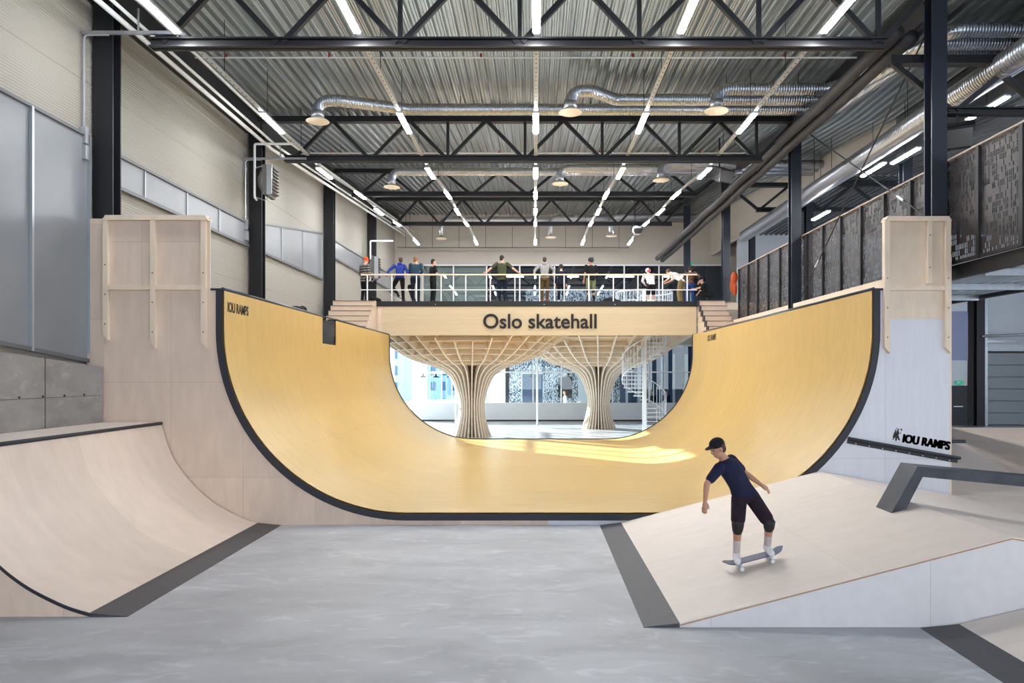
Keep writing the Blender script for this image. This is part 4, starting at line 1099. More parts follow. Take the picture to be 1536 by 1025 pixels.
# ------------------------------------------------------------------ ramps
def catmull(P, n=5):
    out = []
    for i in range(len(P)-1):
        p0 = P[max(i-1, 0)]; p1 = P[i]; p2 = P[i+1]; p3 = P[min(i+2, len(P)-1)]
        for j in range(n):
            t = j/n
            out.append(tuple(0.5*((2*p1[a])+(-p0[a]+p2[a])*t+(2*p0[a]-5*p1[a]+4*p2[a]-p3[a])*t*t+(-p0[a]+3*p1[a]-3*p2[a]+p3[a])*t*t*t) for a in (0, 1)))
    return out+[P[-1]]
QP = catmull([(0, .04), (.24, .115), (.486, .225), (.74, .365), (1.0, .56), (1.27, .83), (1.53, 1.17), (1.68, 1.5), (1.80, 1.89)])
def quarter(xb, ya, yb, lab, depth=1.07, QP=QP):
    o = empty('quarter_pipe', (xb, ya, 0), lab, 'skate ramp')
    pts = [(xb-d, z) for d, z in QP]; D = QP[-1][0]; ZQ = QP[-1][1]
    k = MB(); n = len(pts)
    for y in (ya, yb):
        for x, z in pts: k.v.append((x, y, z))
        for x, z in pts: k.v.append((x-0.0, y, z-0.018 if z > .05 else z-.018))
    for i in range(n-1):
        k.f += [(i, i+1, 2*n+i+1, 2*n+i), (n+i, 3*n+i, 3*n+i+1, n+i+1), (i, n+i, n+i+1, i+1), (2*n+i, 2*n+i+1, 3*n+i+1, 3*n+i)]
    k.f += [(0, 2*n, 3*n, n), (n-1, 2*n-1, 4*n-1, 3*n-1)]
    s = k.build('riding_surface', 'ply_quarter', o, 'auto')
    # side cladding
    for y in (ya+0.004, yb-0.024):
        c = MB()
        for (xa, za), (xb2, zb) in zip(pts, pts[1:]):
            c.add([(xa, y, 0), (xb2, y, 0), (xb2, y, zb-0.02), (xa, y, za-0.02), (xa, y+0.02, 0), (xb2, y+0.02, 0), (xb2, y+0.02, zb-0.02), (xa, y+0.02, za-0.02)],
                  [(0, 1, 2, 3), (4, 7, 6, 5), (0, 3, 7, 4), (1, 5, 6, 2)])
        c.box(xb-D-depth, xb-D, y, y+0.02, 0, ZQ-.01)
        c.build('side_panel', 'ply_wall', o)
    # black edge along the near side
    c = MB()
    for (xa, za), (xb2, zb) in zip(pts, pts[1:]):
        c.add([(xa, ya-0.012, za-0.035), (xb2, ya-0.012, zb-0.035), (xb2, ya-0.012, zb+0.006), (xa, ya-0.012, za+0.006), (xa, ya, za-0.035), (xb2, ya, zb-0.035), (xb2, ya, zb+0.006), (xa, ya, za+0.006)],
              [(0, 1, 2, 3), (4, 7, 6, 5), (3, 2, 6, 7), (0, 4, 5, 1)])
    c.build('edge_trim', 'trim', o)
    xt = xb-D
    B(xt-depth, xt-0.02, ya, yb, ZQ-.01, ZQ+.03).build('platform', 'ply_ramp', o)
    MB().tube([(xt-0.0, ya, ZQ+.01), (xt-0.0, yb, ZQ+.01)], 0.03, 12).build('coping', 'trim', o, True)
    MB().prism([(xb, 0.045), (xb+0.44, 0.004), (xb+0.44, 0.0), (xb, 0.0)], ya, yb).build('steel_strip', 'darksteel', o)
    return o
quarter(-5.16, 8.5, Y0-0.035, 'pale plywood quarter pipe with black coping and steel strip at the left')
q2 = quarter(-6.5, 2.0, 8.2, 'plywood quarter pipe at the bottom left corner, mostly out of frame', 0.1, QP[:27])

def kicker(name, poly_side, surf, ya, yb, strip, lab):
    o = empty(name, (surf[0][0], ya, 0), lab, 'skate ramp')
    MB().prism(poly_side, ya, yb).build('body', 'ply_side', o)
    k = MB(); n = len(surf)
    for y in (ya-0.012, yb):
        for x, z in surf: k.v += [(x, y, z), (x, y, z+0.016)]
    for i in range(n-1):
        a = 2*i; b = a+2; c = 2*n
        k.f += [(a, b, c+b, c+a), (a+1, c+a+1, c+b+1, b+1), (a, a+1, b+1, b), (c+a, c+b, c+b+1, c+a+1)]
    k.f += [(0, 2*n, 2*n+1, 1), (2*n-2, 2*n-1, 4*n-1, 4*n-2)]
    k.build('riding_surface', 'ply_ramp', o)
    e = MB()
    for (xa, za), (xb, zb) in zip(surf, surf[1:]): e.bar((xa, ya-0.014, za-0.003), (xb, ya-0.014, zb-0.003), 0.012, 0.014)
    e.build('ply_edge', 'ply_edge', o)
    if strip:
        xs, w, z = strip
        MB().prism([(xs-w, 0.0), (xs-w, 0.004), (xs, z), (xs, 0)], ya-0.012, yb).build('steel_strip', 'darksteel', o)
    return o
sf1 = [(1.61, .03), (5.3, .99), (7.9, .53), (14, .53)]
kicker('funbox', [(1.61, 0), (1.61, .03), (5.3, .99), (7.9, .53), (14, .53), (14, 0)], sf1, 8.15, Y0-0.035, (1.61, 0.4, 0.05), 'large pale plywood funbox bank the skater rides, with dark steel strip')
sf2 = [(4.7, .03), (8.7, .95)]
kicker('kicker_ramp', [(4.7, 0), (4.7, .03), (8.7, .95), (8.7, 0)], sf2, 2.0, 8.12, (4.7, 0.43, 0.045), 'pale plywood kicker ramp with dark steel strip at the bottom right corner')
# screws on the side panel
for i, (x, z) in enumerate(((3.85, 0.5), (4.45, 0.48), (4.45, .25), (4.95, .48), (5.0, .86))):
    pass
# bank with a hip behind the funbox
bk = empty('hipped_bank', (9.5, 15, 0), 'pale grey hipped plywood bank behind the right backboard', 'skate ramp')
A_, B_, C_, D_ = (7.82, Y0+.02, .55), (9.6, Y0+.02, .55), (9.95, 17, 1.23), (7.82, 17, 1.23)
MB().add([A_, B_, C_, D_, (7.82, Y0+.02, 0), (9.6, Y0+.02, 0), (9.95, 17, 0), (7.82, 17, 0)], [(0, 1, 2, 3), (0, 4, 5, 1), (1, 5, 6, 2), (2, 6, 7, 3), (3, 7, 4, 0)]).build('front_face', 'ply_ramp', bk)
MB().add([B_, (14, 14.0, .75), (14, 20, 1.36), (11, 20, 1.36), C_, (9.6, Y0+.02, 0), (14, 14.0, 0), (14, 20, 0), (11, 20, 0), (9.95, 17, 0)], [(0, 1, 2, 3, 4), (0, 5, 6, 1), (1, 6, 7, 2), (2, 7, 8, 3), (3, 8, 9, 4)]).build('side_face', 'ply_quarter', bk)
MB().tube([(7.85, 17, 1.25), (9.97, 17, 1.25)], 0.05, 10).build('coping', 'trim', bk, True)
B(7.85, 9.97, 16.98, 17.3, 1.1, 1.22).build('ledge', 'ply_side', bk)

# ledge / flat bar on the funbox
gl = empty('grind_box', (5.0, 10.3, 0.9), 'dark steel grind box with slanted foot standing on the funbox', 'grind ledge')
yA, yB_ = 10.08, 10.54
k = MB()
poly = [(4.90, 0.895), (5.26, 1.545), (9.5, 1.15), (9.5, 1.0), (5.335, 1.40), (5.10, 0.945)]
k.prism(poly, yA, yB_).build('bent_box', 'rail_steel', gl)
MB().prism([(9.3, 0.5), (9.3, 1.02), (9.5, 1.0), (9.5, 0.5)], yA+.05, yB_-.05).build('foot', 'rail_steel', gl)

# ------------------------------------------------------------------ people
def remeshed(mb, voxel, smooth_it=3):
    me = bpy.data.meshes.new('tmp'); me.from_pydata(mb.v, [], mb.f); me.validate()
    import bmesh
    bm = bmesh.new(); bm.from_mesh(me); bmesh.ops.recalc_face_normals(bm, faces=bm.faces); bm.to_mesh(me); bm.free()
    ob = bpy.data.objects.new('tmp', me); col.objects.link(ob)
    m = ob.modifiers.new('r', 'REMESH'); m.mode = 'VOXEL'; m.voxel_size = voxel; m.use_smooth_shade = True
    s = ob.modifiers.new('s', 'SMOOTH'); s.iterations = smooth_it; s.factor = 0.5
    dg = bpy.context.evaluated_depsgraph_get(); dg.update()
    out = bpy.data.meshes.new_from_object(ob.evaluated_get(dg))
    bpy.data.objects.remove(ob); bpy.data.meshes.remove(me)
    for p in out.polygons: p.use_smooth = True
    return out
def limb(mb, pts, rs, seg=12):
    """tapered limb with round ends"""
    pts = [Vector(p) for p in pts]
    d0 = (pts[1]-pts[0]).normalized(); d1 = (pts[-1]-pts[-2]).normalized()
    P = [pts[0]-d0*rs[0]*0.95, pts[0]-d0*rs[0]*0.6]+pts+[pts[-1]+d1*rs[-1]*0.6, pts[-1]+d1*rs[-1]*0.95]
    Q = [rs[0]*0.3, rs[0]*0.8]+list(rs)+[rs[-1]*0.8, rs[-1]*0.3]
    mb.tube(P, Q, seg)
def torso(mb, rings, seg=20):
    """rings: (centre, right vector, forward vector, rx, ry)"""
    base = len(mb.v)
    n = len(rings)
    for c, rt, fw, rx, ry in rings:
        for k in range(seg):
            t = 2*PI*k/seg
            x = math.cos(t); y = math.sin(t)
            x = math.copysign(abs(x)**0.85, x); y = math.copysign(abs(y)**0.9, y)
            mb.v.append(tuple(Vector(c)+Vector(rt)*x*rx+Vector(fw)*y*ry))
    for i in range(n-1):
        for k in range(seg):
            k2 = (k+1) % seg
            mb.f.append((base+i*seg+k, base+i*seg+k2, base+(i+1)*seg+k2, base+(i+1)*seg+k))
    mb.f.append(tuple(base+k for k in range(seg))[::-1]); mb.f.append(tuple(base+(n-1)*seg+k for k in range(seg)))

def person(name_lab, loc, rz, s=1.0, pose=None, shirt='m', shirt_m=None, sleeve='long', pants_m=None, pants='long', shoes_m=None, hair_m=None, hat=None, hat_m=None,
           socks_m=None, pads=False, hood=False, skin='skin', voxel=0.013, group=None, hem=0.0, extra=None):
    P = dict(pel=(0, 0, .93), chest=(0, 0, 1.28), neck=(0, 0, 1.47), head=(0, .02, 1.62),
             shl=(-.19, 0, 1.41), shr=(.19, 0, 1.41), ell=(-.25, -.02, 1.13), elr=(.25, -.02, 1.13), wrl=(-.26, .06, .88), wrr=(.26, .06, .88),
             hipl=(-.095, 0, .9), hipr=(.095, 0, .9), knl=(-.11, .02, .5), knr=(.11, .02, .5), anl=(-.12, -.02, .09), anr=(.12, -.02, .09),
             toel=(-.15, .17, .03), toer=(.15, .17, .03), look=(0, 1, 0))
    P.update(pose or {})
    J = {k: Vector(v) for k, v in P.items()}
    o = empty('person', loc, name_lab, 'person', group); s = s*(1.06 if 29 < loc[1] < 33 else 1); o.rotation_euler.z = rz; o.scale = (s, s, s)
    def up_axis():
        return (J['chest']-J['pel']).normalized()
    rt_s = (J['shr']-J['shl']).normalized(); rt_h = (J['hipr']-J['hipl']).normalized()
    upv = up_axis()
    fw_s = upv.cross(rt_s).normalized(); fw_h = Vector((0, 0, 1)).cross(rt_h).normalized()
    look = J['look'].normalized(); hup = (J['head']-J['neck']).normalized()
    hup = (hup+Vector((0, 0, 1))*0.6).normalized(); hr = look.cross(hup).normalized(); look = hup.cross(hr).normalized()
    rotH = Matrix((hr, look, hup)).transposed()
    def H(v): return J['head']+rotH @ Vector(v)
    def finish(mb, nm, m, vox=voxel, it=3, rem=True, par=None):
        if rem:
            me = remeshed(mb, vox, it); me.name = nm
        else:
            me = bpy.data.meshes.new(nm); me.from_pydata(mb.v, [], mb.f); me.validate()
            for p in me.polygons: p.use_smooth = True
        me.materials.clear(); me.materials.append(M[m] if isinstance(m, str) else m)
        ob = bpy.data.objects.new(nm, me); col.objects.link(ob); ob.parent = par or o
        return ob
    # body
    b = MB()
    mid = J['pel'].lerp(J['chest'], 0.45)
    rm = (rt_s+rt_h).normalized(); fm = (fw_s+fw_h).normalized()
    torso(b, [(J['pel']-upv*0.09, rt_h, fw_h, .10, .08), (J['pel'], rt_h, fw_h, .155, .105), (mid, rm, fm, .125, .095), (J['chest'], rt_s, fw_s, .155, .11),
              (J['chest'].lerp(J['neck'], .5), rt_s, fw_s, .155, .095), (J['chest'].lerp(J['neck'], .85), rt_s, fw_s, .09, .065), (J['neck'], rt_s, fw_s, .06, .055)])
    limb(b, [J['neck']-upv*.05, J['head']-hup*.05], [.06, .052])
    b.ellip(H((0, .0, .03)), (.075, .095, .1), rot=rotH)
    b.ellip(H((0, .03, -.045)), (.055, .06, .07), rot=rotH)
    b.ellip(H((0, .1, -.01)), (.013, .02, .028), 8, 6, rotH)       # nose
    b.ellip(H((0, .085, -.055)), (.024, .012, .01), 8, 6, rotH)     # mouth
    for sx in (-1, 1): b.ellip(H((sx*.077, -.0, .0)), (.012, .02, .03), 8, 6, rotH)
    for sd in ('l', 'r'):
        sh, el, wr = J['sh'+sd], J['el'+sd], J['wr'+sd]
        limb(b, [sh, sh.lerp(el, .5), el], [.058, .047, .038]); limb(b, [el, el.lerp(wr, .35), wr], [.039, .038, .025])
        # hand
        d = (wr-el).normalized(); hd = Vector(P.get('hand'+sd, d)).normalized()
        side = hd.cross(Vector((0, 0, 1)))
        side = side.normalized() if side.length > .1 else Vector((0, 1, 0))
        dn = hd.cross(side).normalized()
        if dn.z > 0 and abs(hd.z) < .8: dn = -dn
        limb(b, [wr+hd*.01, wr+hd*.045, wr+hd*.08], [.025, .03, .03], 10)
        for q, L in zip((-1.5, -.5, .5, 1.5), (.065, .078, .074, .056)):
            a = wr+hd*.09+side*q*.019
            limb(b, [a, a+hd*L*.5+dn*.006, a+hd*L*.8+dn*.03], [.0095, .009, .008], 8)
        tsd = -1 if (sd == 'l') else 1
        a = wr+hd*.03+side*tsd*.028
        limb(b, [a, a+hd*.03+side*tsd*.022, a+hd*.062+side*tsd*.026+dn*.012], [.012, .011, .009], 8)
        hp_, kn, an, toe = J['hip'+sd], J['kn'+sd], J['an'+sd], J['toe'+sd]
        limb(b, [hp_, hp_.lerp(kn, .5), kn], [.085, .075, .055]); limb(b, [kn, kn.lerp(an, .3), an], [.055, .055, .035])
        limb(b, [an, an.lerp(toe, .5)-Vector((0, 0, .01)), toe], [.038, .034, .028])
    bodyo = finish(b, 'body', skin)
    for sx in (-1, 1):
        e = MB().ellip(H((sx*.03, .085, .015)), (.011, .009, .008), 8, 6, rotH); finish(e, 'eye', 'eye', rem=False, par=bodyo)
    # shirt
    t = MB()
    lo = J['pel']-upv*(0.02+hem)
    torso(t, [(lo, rt_h, fw_h, .175, .13), (J['pel']+upv*.03, rt_h, fw_h, .17, .125), (mid, rm, fm, .15, .115), (J['chest'], rt_s, fw_s, .175, .128),
              (J['chest'].lerp(J['neck'], .55), rt_s, fw_s, .175, .11), (J['chest'].lerp(J['neck'], .85), rt_s, fw_s, .11, .08), (J['neck']-upv*.015, rt_s, fw_s, .068, .066)])
    for sd in ('l', 'r'):
        sh, el, wr = J['sh'+sd], J['el'+sd], J['wr'+sd]
        if sleeve == 'long':
            limb(t, [sh, sh.lerp(el, .5), el], [.074, .062, .054]); limb(t, [el, el.lerp(wr, .5), el.lerp(wr, .9)], [.054, .05, .04])
        else:
            limb(t, [sh, sh.lerp(el, .4), sh.lerp(el, .72)], [.074, .066, .06])
    if hood:
        t.ellip(J['neck']-fw_s*.07+upv*.0, (.1, .07, .07))
        t.ellip(J['neck']+upv*.02-fw_s*.02, (.085, .08, .05))
    finish(t, 'hoodie' if hood else 'shirt', shirt_m)
    # trousers / shorts
    t = MB()
    torso(t, [(J['pel']-upv*.1, rt_h, fw_h, .15, .115), (J['pel']-upv*.02, rt_h, fw_h, .168, .122), (J['pel']+upv*.05, rt_h, fw_h, .15, .112)])
    for sd in ('l', 'r'):
        hp_, kn, an = J['hip'+sd], J['kn'+sd], J['an'+sd]
        if pants == 'long':
            limb(t, [hp_, hp_.lerp(kn, .5), kn], [.1, .088, .068]); limb(t, [kn, kn.lerp(an, .4), kn.lerp(an, .97)], [.068, .066, .055])
        else:
            limb(t, [hp_, hp_.lerp(kn, .5), hp_.lerp(kn, .85)], [.102, .095, .09])
    finish(t, 'trousers' if pants == 'long' else 'shorts', pants_m)
    if socks_m:
        for sd in ('l', 'r'):
            t = MB(); kn, an = J['kn'+sd], J['an'+sd]; limb(t, [an.lerp(kn, .5), an], [.05, .044]); finish(t, 'sock', socks_m)
    if pads:
        for sd in ('l', 'r'):
            t = MB(); kn, hp_, an = J['kn'+sd], J['hip'+sd], J['an'+sd]
            limb(t, [kn.lerp(hp_, .16), kn, kn.lerp(an, .2)], [.075, .08, .068]); finish(t, 'knee_pad', 'black')
    # shoes
    for sd in ('l', 'r'):
        an, toe = J['an'+sd], J['toe'+sd]
        t = MB(); limb(t, [an-(toe-an).normalized()*.03+Vector((0, 0, -.03)), an.lerp(toe, .5)+Vector((0, 0, -.01)), toe+Vector((0, 0, .005))], [.05, .048, .042])
        limb(t, [an, an+Vector((0, 0, .03))], [.048, .05])
        finish(t, 'shoe', shoes_m or 'ink')
    # hair / hats
    if hat in (None, 'cap') and hair_m:
        t = MB(); t.ellip(H((0, -.018, .05)), (.084, .098, .098), rot=rotH)
        t.ellip(H((0, -.05, -.01)), (.07, .055, .07), rot=rotH)
        finish(t, 'hair', hair_m)
    if hat == 'beanie':
        t = MB(); t.ellip(H((0, -.012, .075)), (.092, .106, .1), rot=rotH); t.ellip(H((0, -.01, .03)), (.095, .108, .035), rot=rotH)
        finish(t, 'beanie', hat_m)
    if hat == 'helmet':
        t = MB(); t.ellip(H((0, -.012, .065)), (.11, .13, .105), rot=rotH); t.ellip(H((0, -.05, .0)), (.1, .085, .06), rot=rotH)
        hel = finish(t, 'helmet', hat_m)
        for sx in (-1, 1):
            q = MB().tube([H((sx*.095, 0, .02)), H((sx*.06, .04, -.1))], .006, 6); finish(q, 'chin_strap', 'ink', rem=False, par=hel)
    if hat == 'cap':
        t = MB(); t.ellip(H((0, -.005, .07)), (.09, .105, .08), rot=rotH); t.ellip(H((0, .1, .06)), (.07, .08, .012), rot=rotH)
        finish(t, 'cap', hat_m)
    return o

def stripes(name, c1, c2):
    m, nt, b, out = new_mat(name); b.inputs['Roughness'].default_value = 0.8
    tc = nt.nodes.new('ShaderNodeTexCoord'); wv = nt.nodes.new('ShaderNodeTexWave'); wv.bands_direction = 'Z'; wv.inputs['Scale'].default_value = 3.2; wv.inputs['Distortion'].default_value = 1.0
    rp = nt.nodes.new('ShaderNodeValToRGB'); rp.color_ramp.elements[0].position = .48; rp.color_ramp.elements[1].position = .52
    rp.color_ramp.elements[0].color = c1; rp.color_ramp.elements[1].color = c2
    nt.links.new(tc.outputs['Object'], wv.inputs[0]); nt.links.new(wv.outputs['Fac'], rp.inputs[0]); nt.links.new(rp.outputs[0], b.inputs['Base Color'])
    return m
def cloth(n, r, g, b_): return mat(n, srgb(r, g, b_), 0.85, var=0.08, scale=12, spec=0.2)
K = dict(striped=stripes('striped_knit', srgb(40, 38, 42), srgb(132, 124, 120)), black=cloth('black_cloth', 30, 30, 33), navy=cloth('navy_cloth', 32, 38, 56),
         blue=cloth('royal_blue', 44, 62, 138), teal=cloth('dark_teal', 44, 66, 82), olive=cloth('olive', 70, 76, 56), grey=cloth('grey_marl', 150, 148, 148),
         brown=cloth('brown_cotton', 96, 78, 48), khaki=cloth('khaki', 122, 124, 92), tan=cloth('tan_khaki', 124, 110, 78), white=cloth('white_cloth', 232, 230, 232),
         plaid=cells('brown_plaid', ('X', 'Z'), (0.05, 0.05), 0, 1, srgb(112, 72, 38), srgb(52, 38, 30), 0.8), jeans=cloth('blue_denim', 44, 74, 136), orange=cloth('orange_knit', 232, 92, 40),
         rust=cloth('rust_cloth', 170, 76, 40), skater=cloth('skater_navy', 34, 36, 60), gear=cloth('dark_plum', 44, 32, 42), palesock=cloth('pale_grey_cloth', 196, 186, 180),
         helmetw=cells('red_white_blue_helmet', ('X', 'Z'), (0.07, 0.06), 0, 1, srgb(225, 225, 235), srgb(200, 60, 60), 0.3), helmetk=mat('black_helmet', srgb(26, 28, 34), 0.3))
PY = Y1+0.42
def px2x(px, y=PY): return (px-802)*y/F
# skateboards
def skateboard(loc, rotm, lab, deck_m='ink'):
    o = empty('skateboard', loc, lab, 'skateboard')
    o.rotation_euler = rotm
    def P_(mb, nm, m, par=None):
        me = bpy.data.meshes.new(nm); me.from_pydata(mb.v, [], mb.f); me.validate(); me.materials.append(M[m] if isinstance(m, str) else m)
        ob = bpy.data.objects.new(nm, me); col.objects.link(ob); ob.parent = par or o; return ob
    mb = MB(); S = 16; vs = []
    for i in range(S+1):
        u = -0.4+0.8*i/S
        w = 0.1*math.sqrt(max(0, 1-max(0, (abs(u)-.3)/.1)**2))+0.004
        lift = max(0, abs(u)-.25)**1.5*0.9
        for sd in (-1, 1):
            for h in (0, .012): mb.v.append((u, sd*w, .095+lift+h))
    for i in range(S):
        a = i*4; b = a+4
        mb.f += [(a, b, b+2, a+2), (a+1, a+3, b+3, b+1), (a, a+1, b+1, b), (a+2, b+2, b+3, a+3)]
    mb.f += [(0, 2, 3, 1), (S*4, S*4+1, S*4+3, S*4+2)]
    P_(mb, 'deck', deck_m)
    for x in (-.2, .2):
        trk = P_(MB().box(x-.03, x+.03, -.03, .03, .05, .094).tube([(x, -.1, .035), (x, .1, .035)], .012, 8), 'truck', 'galv')
        for y in (-.1, .1): P_(MB().lathe([(.02, -.018), (.027, -.014), (.027, .014), (.02, .018)], (x, y, .028), 16, 'Y'), 'wheel', 'white_paint', trk)
    return o

lean = dict(pel=(0, -.12, .92), chest=(0, -.05, 1.26), neck=(0, .0, 1.44), head=(0, .04, 1.59), hipl=(-.095, -.1, .89), hipr=(.095, -.1, .89), knl=(-.1, -.02, .49), knr=(.1, -.02, .49), anl=(-.1, .04, .09), anr=(.1, .04, .09), toel=(-.13, .22, .03), toer=(.13, .22, .03))
def mod(b, **k): d = dict(b); d.update(k); return d
person('person in orange beanie and striped grey sweater at the left end of the platform', (px2x(545), PY+.2, DZ), R(-40), 1.0,
       dict(elr=(.27, .0, 1.13), wrr=(.1, .24, 1.14), ell=(-.26, 0, 1.12), wrl=(-.08, .26, 1.12), look=(0, .8, -.5), head=(0, .06, 1.6)), shirt_m=K['striped'], pants_m=K['black'], hat='beanie', hat_m=K['orange'], hem=.12)
person('person in royal blue hoodie resting one foot on a tilted skateboard', (px2x(600), PY+.05, DZ), R(0), 1.0,
       mod(lean, shl=(-.22, -.04, 1.38), shr=(.16, -.06, 1.38), ell=(-.4, -.12, 1.2), wrl=(-.46, -.2, 1.08), handl=(-.2, -.3, -1), elr=(.3, -.12, 1.15), wrr=(.28, -.2, 1.08), handr=(0, -.3, -1), knl=(-.32, .16, .58), anl=(-.12, .1, .34), toel=(-.1, .26, .27), anr=(.12, .0, .09), toer=(.16, .16, .03), look=(-.5, 1, 0)),
       shirt_m=K['blue'], pants_m=K['black'], hair_m='brown_hair', hood=True)
skateboard((px2x(590), PY+.12, DZ), (0, R(28), R(8)), 'dark skateboard tilted under the foot of the person in the blue hoodie').location = (px2x(592), PY+.16, DZ+.17)
person('person in dark teal sweater and navy trousers with reddish hair', (px2x(623), PY+.1, DZ), R(0), 1.02,
       mod(lean, elr=(.24, .02, 1.14), wrr=(.12, .22, 1.1), ell=(-.24, .02, 1.12), wrl=(-.12, .2, 1.05), look=(.5, 1, 0)), shirt_m=K['teal'], pants_m=K['navy'], hair_m='ginger_hair')
skateboard((0, 0, 0), (0, R(62), R(60)), 'dark skateboard leaning beside the legs of the person in the teal sweater').location = (px2x(613), PY+.36, DZ+.34)
person('person in black t-shirt and black trousers standing alone near the left glass panes', (px2x(647), PY+.5, DZ), R(-60), 0.98,
       dict(elr=(.27, .05, 1.15), wrr=(.2, .28, 1.08), look=(.2, 1, 0)), shirt_m=K['black'], pants_m=K['black'], sleeve='short', hair_m='dark_hair')
person('person in olive t-shirt with both arms spread along the handrail', (px2x(753), PY+.02, DZ), R(0), 1.04,
       mod(lean, ell=(-.42, -.1, 1.22), wrl=(-.56, -.22, 1.07), handl=(-.8, -.3, -.2), elr=(.42, -.1, 1.22), wrr=(.58, -.22, 1.07), handr=(.8, -.3, -.2), look=(.6, 1, 0)), shirt_m=K['olive'], pants_m=K['navy'], sleeve='short', hair_m='dark_hair', hem=.1)
person('person in grey hoodie and brown trousers leaning back on the handrail', (px2x(817), PY+.02, DZ), R(0), 1.0,
       mod(lean, ell=(-.38, -.1, 1.2), wrl=(-.4, -.2, 1.1), handl=(.1, -.4, -1), elr=(.36, -.1, 1.2), wrr=(.32, -.2, 1.1), handr=(-.1, -.4, -1), shl=(-.2, -.02, 1.38), shr=(.2, -.02, 1.38)), shirt_m=K['grey'], pants_m=K['brown'], shoes_m=K['rust'], hair_m='brown_hair', hood=True)
person('child in dark clothes and black helmet beside the person in the grey hoodie', (px2x(842), PY+.15, DZ), R(10), 0.83,
       dict(look=(.2, 1, 0)), shirt_m=K['navy'], pants_m=K['black'], hat='helmet', hat_m=K['helmetk'], sleeve='long', hem=.08, pads=True, shoes_m=K['white'])
person('person in black t-shirt, khaki shorts, knee pads and dark helmet', (px2x(887), PY+.25, DZ), R(15), 0.99,
       dict(elr=(.26, .04, 1.14), wrr=(.16, .26, 1.08), look=(-.6, 1, 0)), shirt_m=K['black'], pants_m=K['khaki'], sleeve='short', pants='short', pads=True, hat='helmet', hat_m=K['helmetk'], socks_m=K['black'], hem=.06, skin='skin2')
person('person in white top and black shorts and red-white helmet leaning on the balustrade', (px2x(988), 31.6, DZ), R(8), 0.98,
       dict(chest=(0, .2, 1.24), neck=(0, .32, 1.4), head=(0, .42, 1.5), shl=(-.19, .27, 1.35), shr=(.19, .27, 1.35), ell=(-.24, .42, 1.12), elr=(.24, .42, 1.12), wrl=(-.1, .58, 1.02), wrr=(.1, .58, 1.02), pel=(0, -.05, .93), hipl=(-.095, -.05, .9), hipr=(.095, -.05, .9)),
       shirt_m=K['white'], pants_m=K['black'], pants='short', hat='helmet', hat_m=K['helmetw'], socks_m=K['white'], shoes_m=K['white'])
person('person in white t-shirt and khaki trousers bending forward to the left', (px2x(1027), 30.6, DZ), R(55), 1.0,
       dict(pel=(0, -.08, .92), chest=(0, .2, 1.16), neck=(0, .36, 1.24), head=(0, .48, 1.3), shl=(-.19, .3, 1.22), shr=(.19, .3, 1.22), ell=(-.2, .42, 1.0), elr=(.2, .42, 1.0), wrl=(-.08, .58, .96), wrr=(.08, .58, .92), hipl=(-.095, -.08, .89), hipr=(.095, -.08, .89), look=(0, 1, -.5)),
       shirt_m=K['white'], pants_m=K['tan'], sleeve='short', hair_m='brown_hair')
person('person in brown checked shirt, blue jeans and black cap near the right steps', (px2x(1047), 31.2, DZ), R(-20), 0.96,
       dict(elr=(.42, -.02, 1.2), wrr=(.34, .2, 1.02), chest=(0, .08, 1.25), neck=(0, .12, 1.42), head=(0, .16, 1.56), shl=(-.19, .1, 1.38), shr=(.19, .1, 1.38)), shirt_m=K['plaid'], pants_m=K['jeans'], hair_m='dark_hair', hat='cap', hat_m=K['black'])
person('person in black crouching at the right end of the platform with one arm held out', (px2x(1062, 30.8), 30.8, DZ), R(80), 0.95,
       dict(pel=(0, -.1, .42), chest=(0, .1, .74), neck=(0, .2, .9), head=(0, .28, 1.03), shl=(-.19, .15, .86), shr=(.19, .15, .86), ell=(-.22, .34, .7), elr=(.22, .3, .62), wrl=(-.18, .56, .66), wrr=(.12, .4, .5), handl=(0, 1, .2),
            hipl=(-.1, -.1, .4), hipr=(.1, -.1, .4), knl=(-.16, .3, .5), knr=(.16, .3, .48), anl=(-.14, .1, .09), anr=(.14, .08, .09), toel=(-.17, .28, .03), toer=(.17, .26, .03)),
       shirt_m=K['black'], pants_m=K['black'], sleeve='short', hat='cap', hat_m=K['black'])
# lobby visitors
for x, y, rz, sh, pa, hr, lab in ((7.35, 45.6, 160, 'black', 'black', 'dark_hair', 'person in dark clothes behind the lobby partition, left one of two beside the spiral stair'), (8.2, 45.8, 200, 'navy', 'black', 'dark_hair', 'person in dark clothes behind the lobby partition, right one of two beside the spiral stair'),
                             (1.9, 45.6, 90, 'white', 'white', 'ginger_hair', 'person in white behind the low lobby wall between the timber columns')):
    person(lab, (x, y, 0), R(rz), 1.03, {}, shirt_m=K[sh], pants_m=K[pa], hair_m=hr, voxel=0.02)
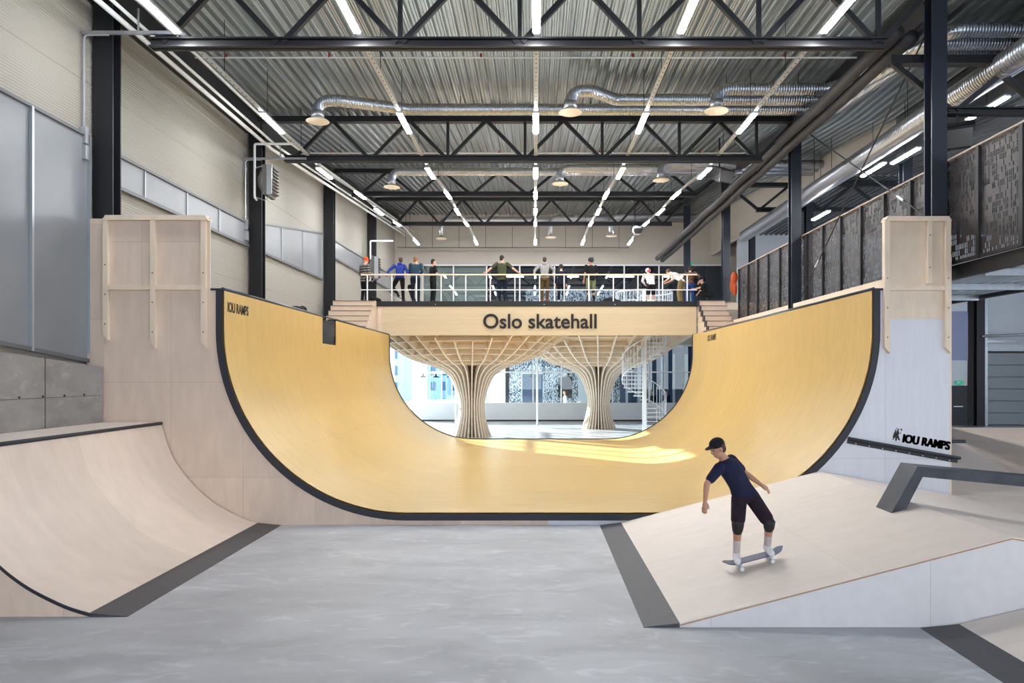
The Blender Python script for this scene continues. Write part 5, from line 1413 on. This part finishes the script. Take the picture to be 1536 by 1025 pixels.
# jacket, bags
o = empty('jacket', (7.6, 28.2, 6.0), 'rust orange jacket hung over the end of the perforated screen', 'jacket')
mb = MB(); mb.ellip((7.62, 28.0, 6.5), (.13, .2, .24)); mb.ellip((7.58, 28.05, 6.2), (.11, .16, .3)); mb.ellip((7.6, 27.8, 6.05), (.08, .1, .28))
me = remeshed(mb, .02); me.materials.append(K['rust']); xo = bpy.data.objects.new('cloth', me); col.objects.link(xo); xo.parent = o; xo.location = (-7.6, -28.2, -6.0)
def lump(name, parts, m, lab, cat, loc):
    o = empty(name, loc, lab, cat)
    mb = MB()
    for c, r in parts: mb.ellip(c, r)
    me = remeshed(mb, .015); me.materials.append(m if not isinstance(m, str) else M[m]); x = bpy.data.objects.new('cloth', me); col.objects.link(x); x.parent = o
    return o
lump('garment', [((0, 0, .06), (.1, .5, .07)), ((0, .3, .08), (.1, .2, .09)), ((0, -.35, .05), (.1, .25, .05))], K['black'], 'black garment lying on the left coping of the halfpipe', 'clothing', (CX-HW-.15, 18.6, ZT+0.01))
lump('bag', [((0, 0, .12), (.2, .15, .13)), ((.15, 0, .1), (.14, .12, .1)), ((-.08, 0, .2), (.08, .08, .06))], K['black'], 'black bag on the platform beside the person in the orange beanie', 'bag', (px2x(559), PY+.3, DZ))
lump('bag', [((0, 0, .16), (.35, .2, .18)), ((.3, 0, .12), (.2, .18, .13))], K['black'], 'black padded bag on the platform behind the railing near the stair balustrade', 'bag', (px2x(915, 31), 31.0, DZ))

# the skater
slope = math.atan((.99-.03)/(5.3-1.61))
sx, sy = 2.83, 9.4
sz = .03+(sx-1.61)*math.tan(slope)+.016
brd = skateboard((sx, sy, sz), (0, -slope, 0), 'pale blue-grey skateboard under the skater on the funbox', mat('board_grip', srgb(92, 98, 118), 0.6))
brd.location = (sx, sy, sz)
# pose in world-aligned axes (x right in picture); feet on the board
def onb(u, h=.13): return (u*math.cos(slope)-h*math.sin(slope), 0, u*math.sin(slope)+h*math.cos(slope))
fl, frr = onb(-.2, .2), onb(.21, .2)
person('skater in dark navy top and dark shorts riding down the funbox, leaning left', (sx, sy, sz), 0, 1.0,
       dict(anl=fl, anr=frr, toel=(fl[0]-.03, -.17, fl[2]-.06), toer=(frr[0]-.0, -.17, frr[2]-.06), knl=(-.27, -.16, .56), knr=(.12, -.18, .58), hipl=(-.2, .03, .86), hipr=(-.04, .06, .88), pel=(-.12, .04, .9),
            chest=(-.3, -.02, 1.2), neck=(-.42, -.05, 1.38), head=(-.5, -.08, 1.5), shl=(-.5, -.16, 1.27), shr=(-.28, .12, 1.34), ell=(-.68, -.24, 1.08), wrl=(-.72, -.32, .88), elr=(-.08, .2, 1.16), wrr=(.1, .1, 1.02), look=(-1, -.35, -.1)),
       shirt_m=K['skater'], pants_m=K['gear'], sleeve='short', pants='short', pads=True, hat='cap', hat_m=K['black'], hair_m='brown_hair', socks_m=K['palesock'], shoes_m=K['white'], voxel=.009, skin='skin2')

# ------------------------------------------------------------------ light
w = bpy.data.worlds.new('World'); scn.world = w; w.use_nodes = True
bg = w.node_tree.nodes['Background']; bg.inputs[0].default_value = (0.80, 0.89, 1.0, 1); bg.inputs[1].default_value = 3.0
sun = bpy.data.lights.new('sun', 'SUN'); sun.energy = 28; sun.angle = R(0.6); sun.color = (1, 0.97, 0.92)
so = bpy.data.objects.new('sun', sun); col.objects.link(so); so.location = (-30, 60, 20)
so.rotation_euler = Vector((10.3, -10.0, -3.3)).to_track_quat('-Z', 'Y').to_euler()

# ------------------------------------------------------------------ camera
cam = bpy.data.cameras.new('camera'); co = bpy.data.objects.new('camera', cam); col.objects.link(co)
co.location = (0, 0, CZ); co.rotation_euler = (PI/2, 0, 0)
cam.sensor_width = 36; cam.sensor_fit = 'HORIZONTAL'; cam.lens = F/1536*36
cam.shift_x = (768-802)/1536; cam.shift_y = (562-512.5)/1536
cam.clip_start = 0.05; cam.clip_end = 500
scn.camera = co
scn.view_settings.view_transform = 'Standard'; scn.view_settings.look = 'None'
scn.view_settings.gamma = 1; scn.view_settings.use_curve_mapping = False
scn.view_settings.exposure = 0.40
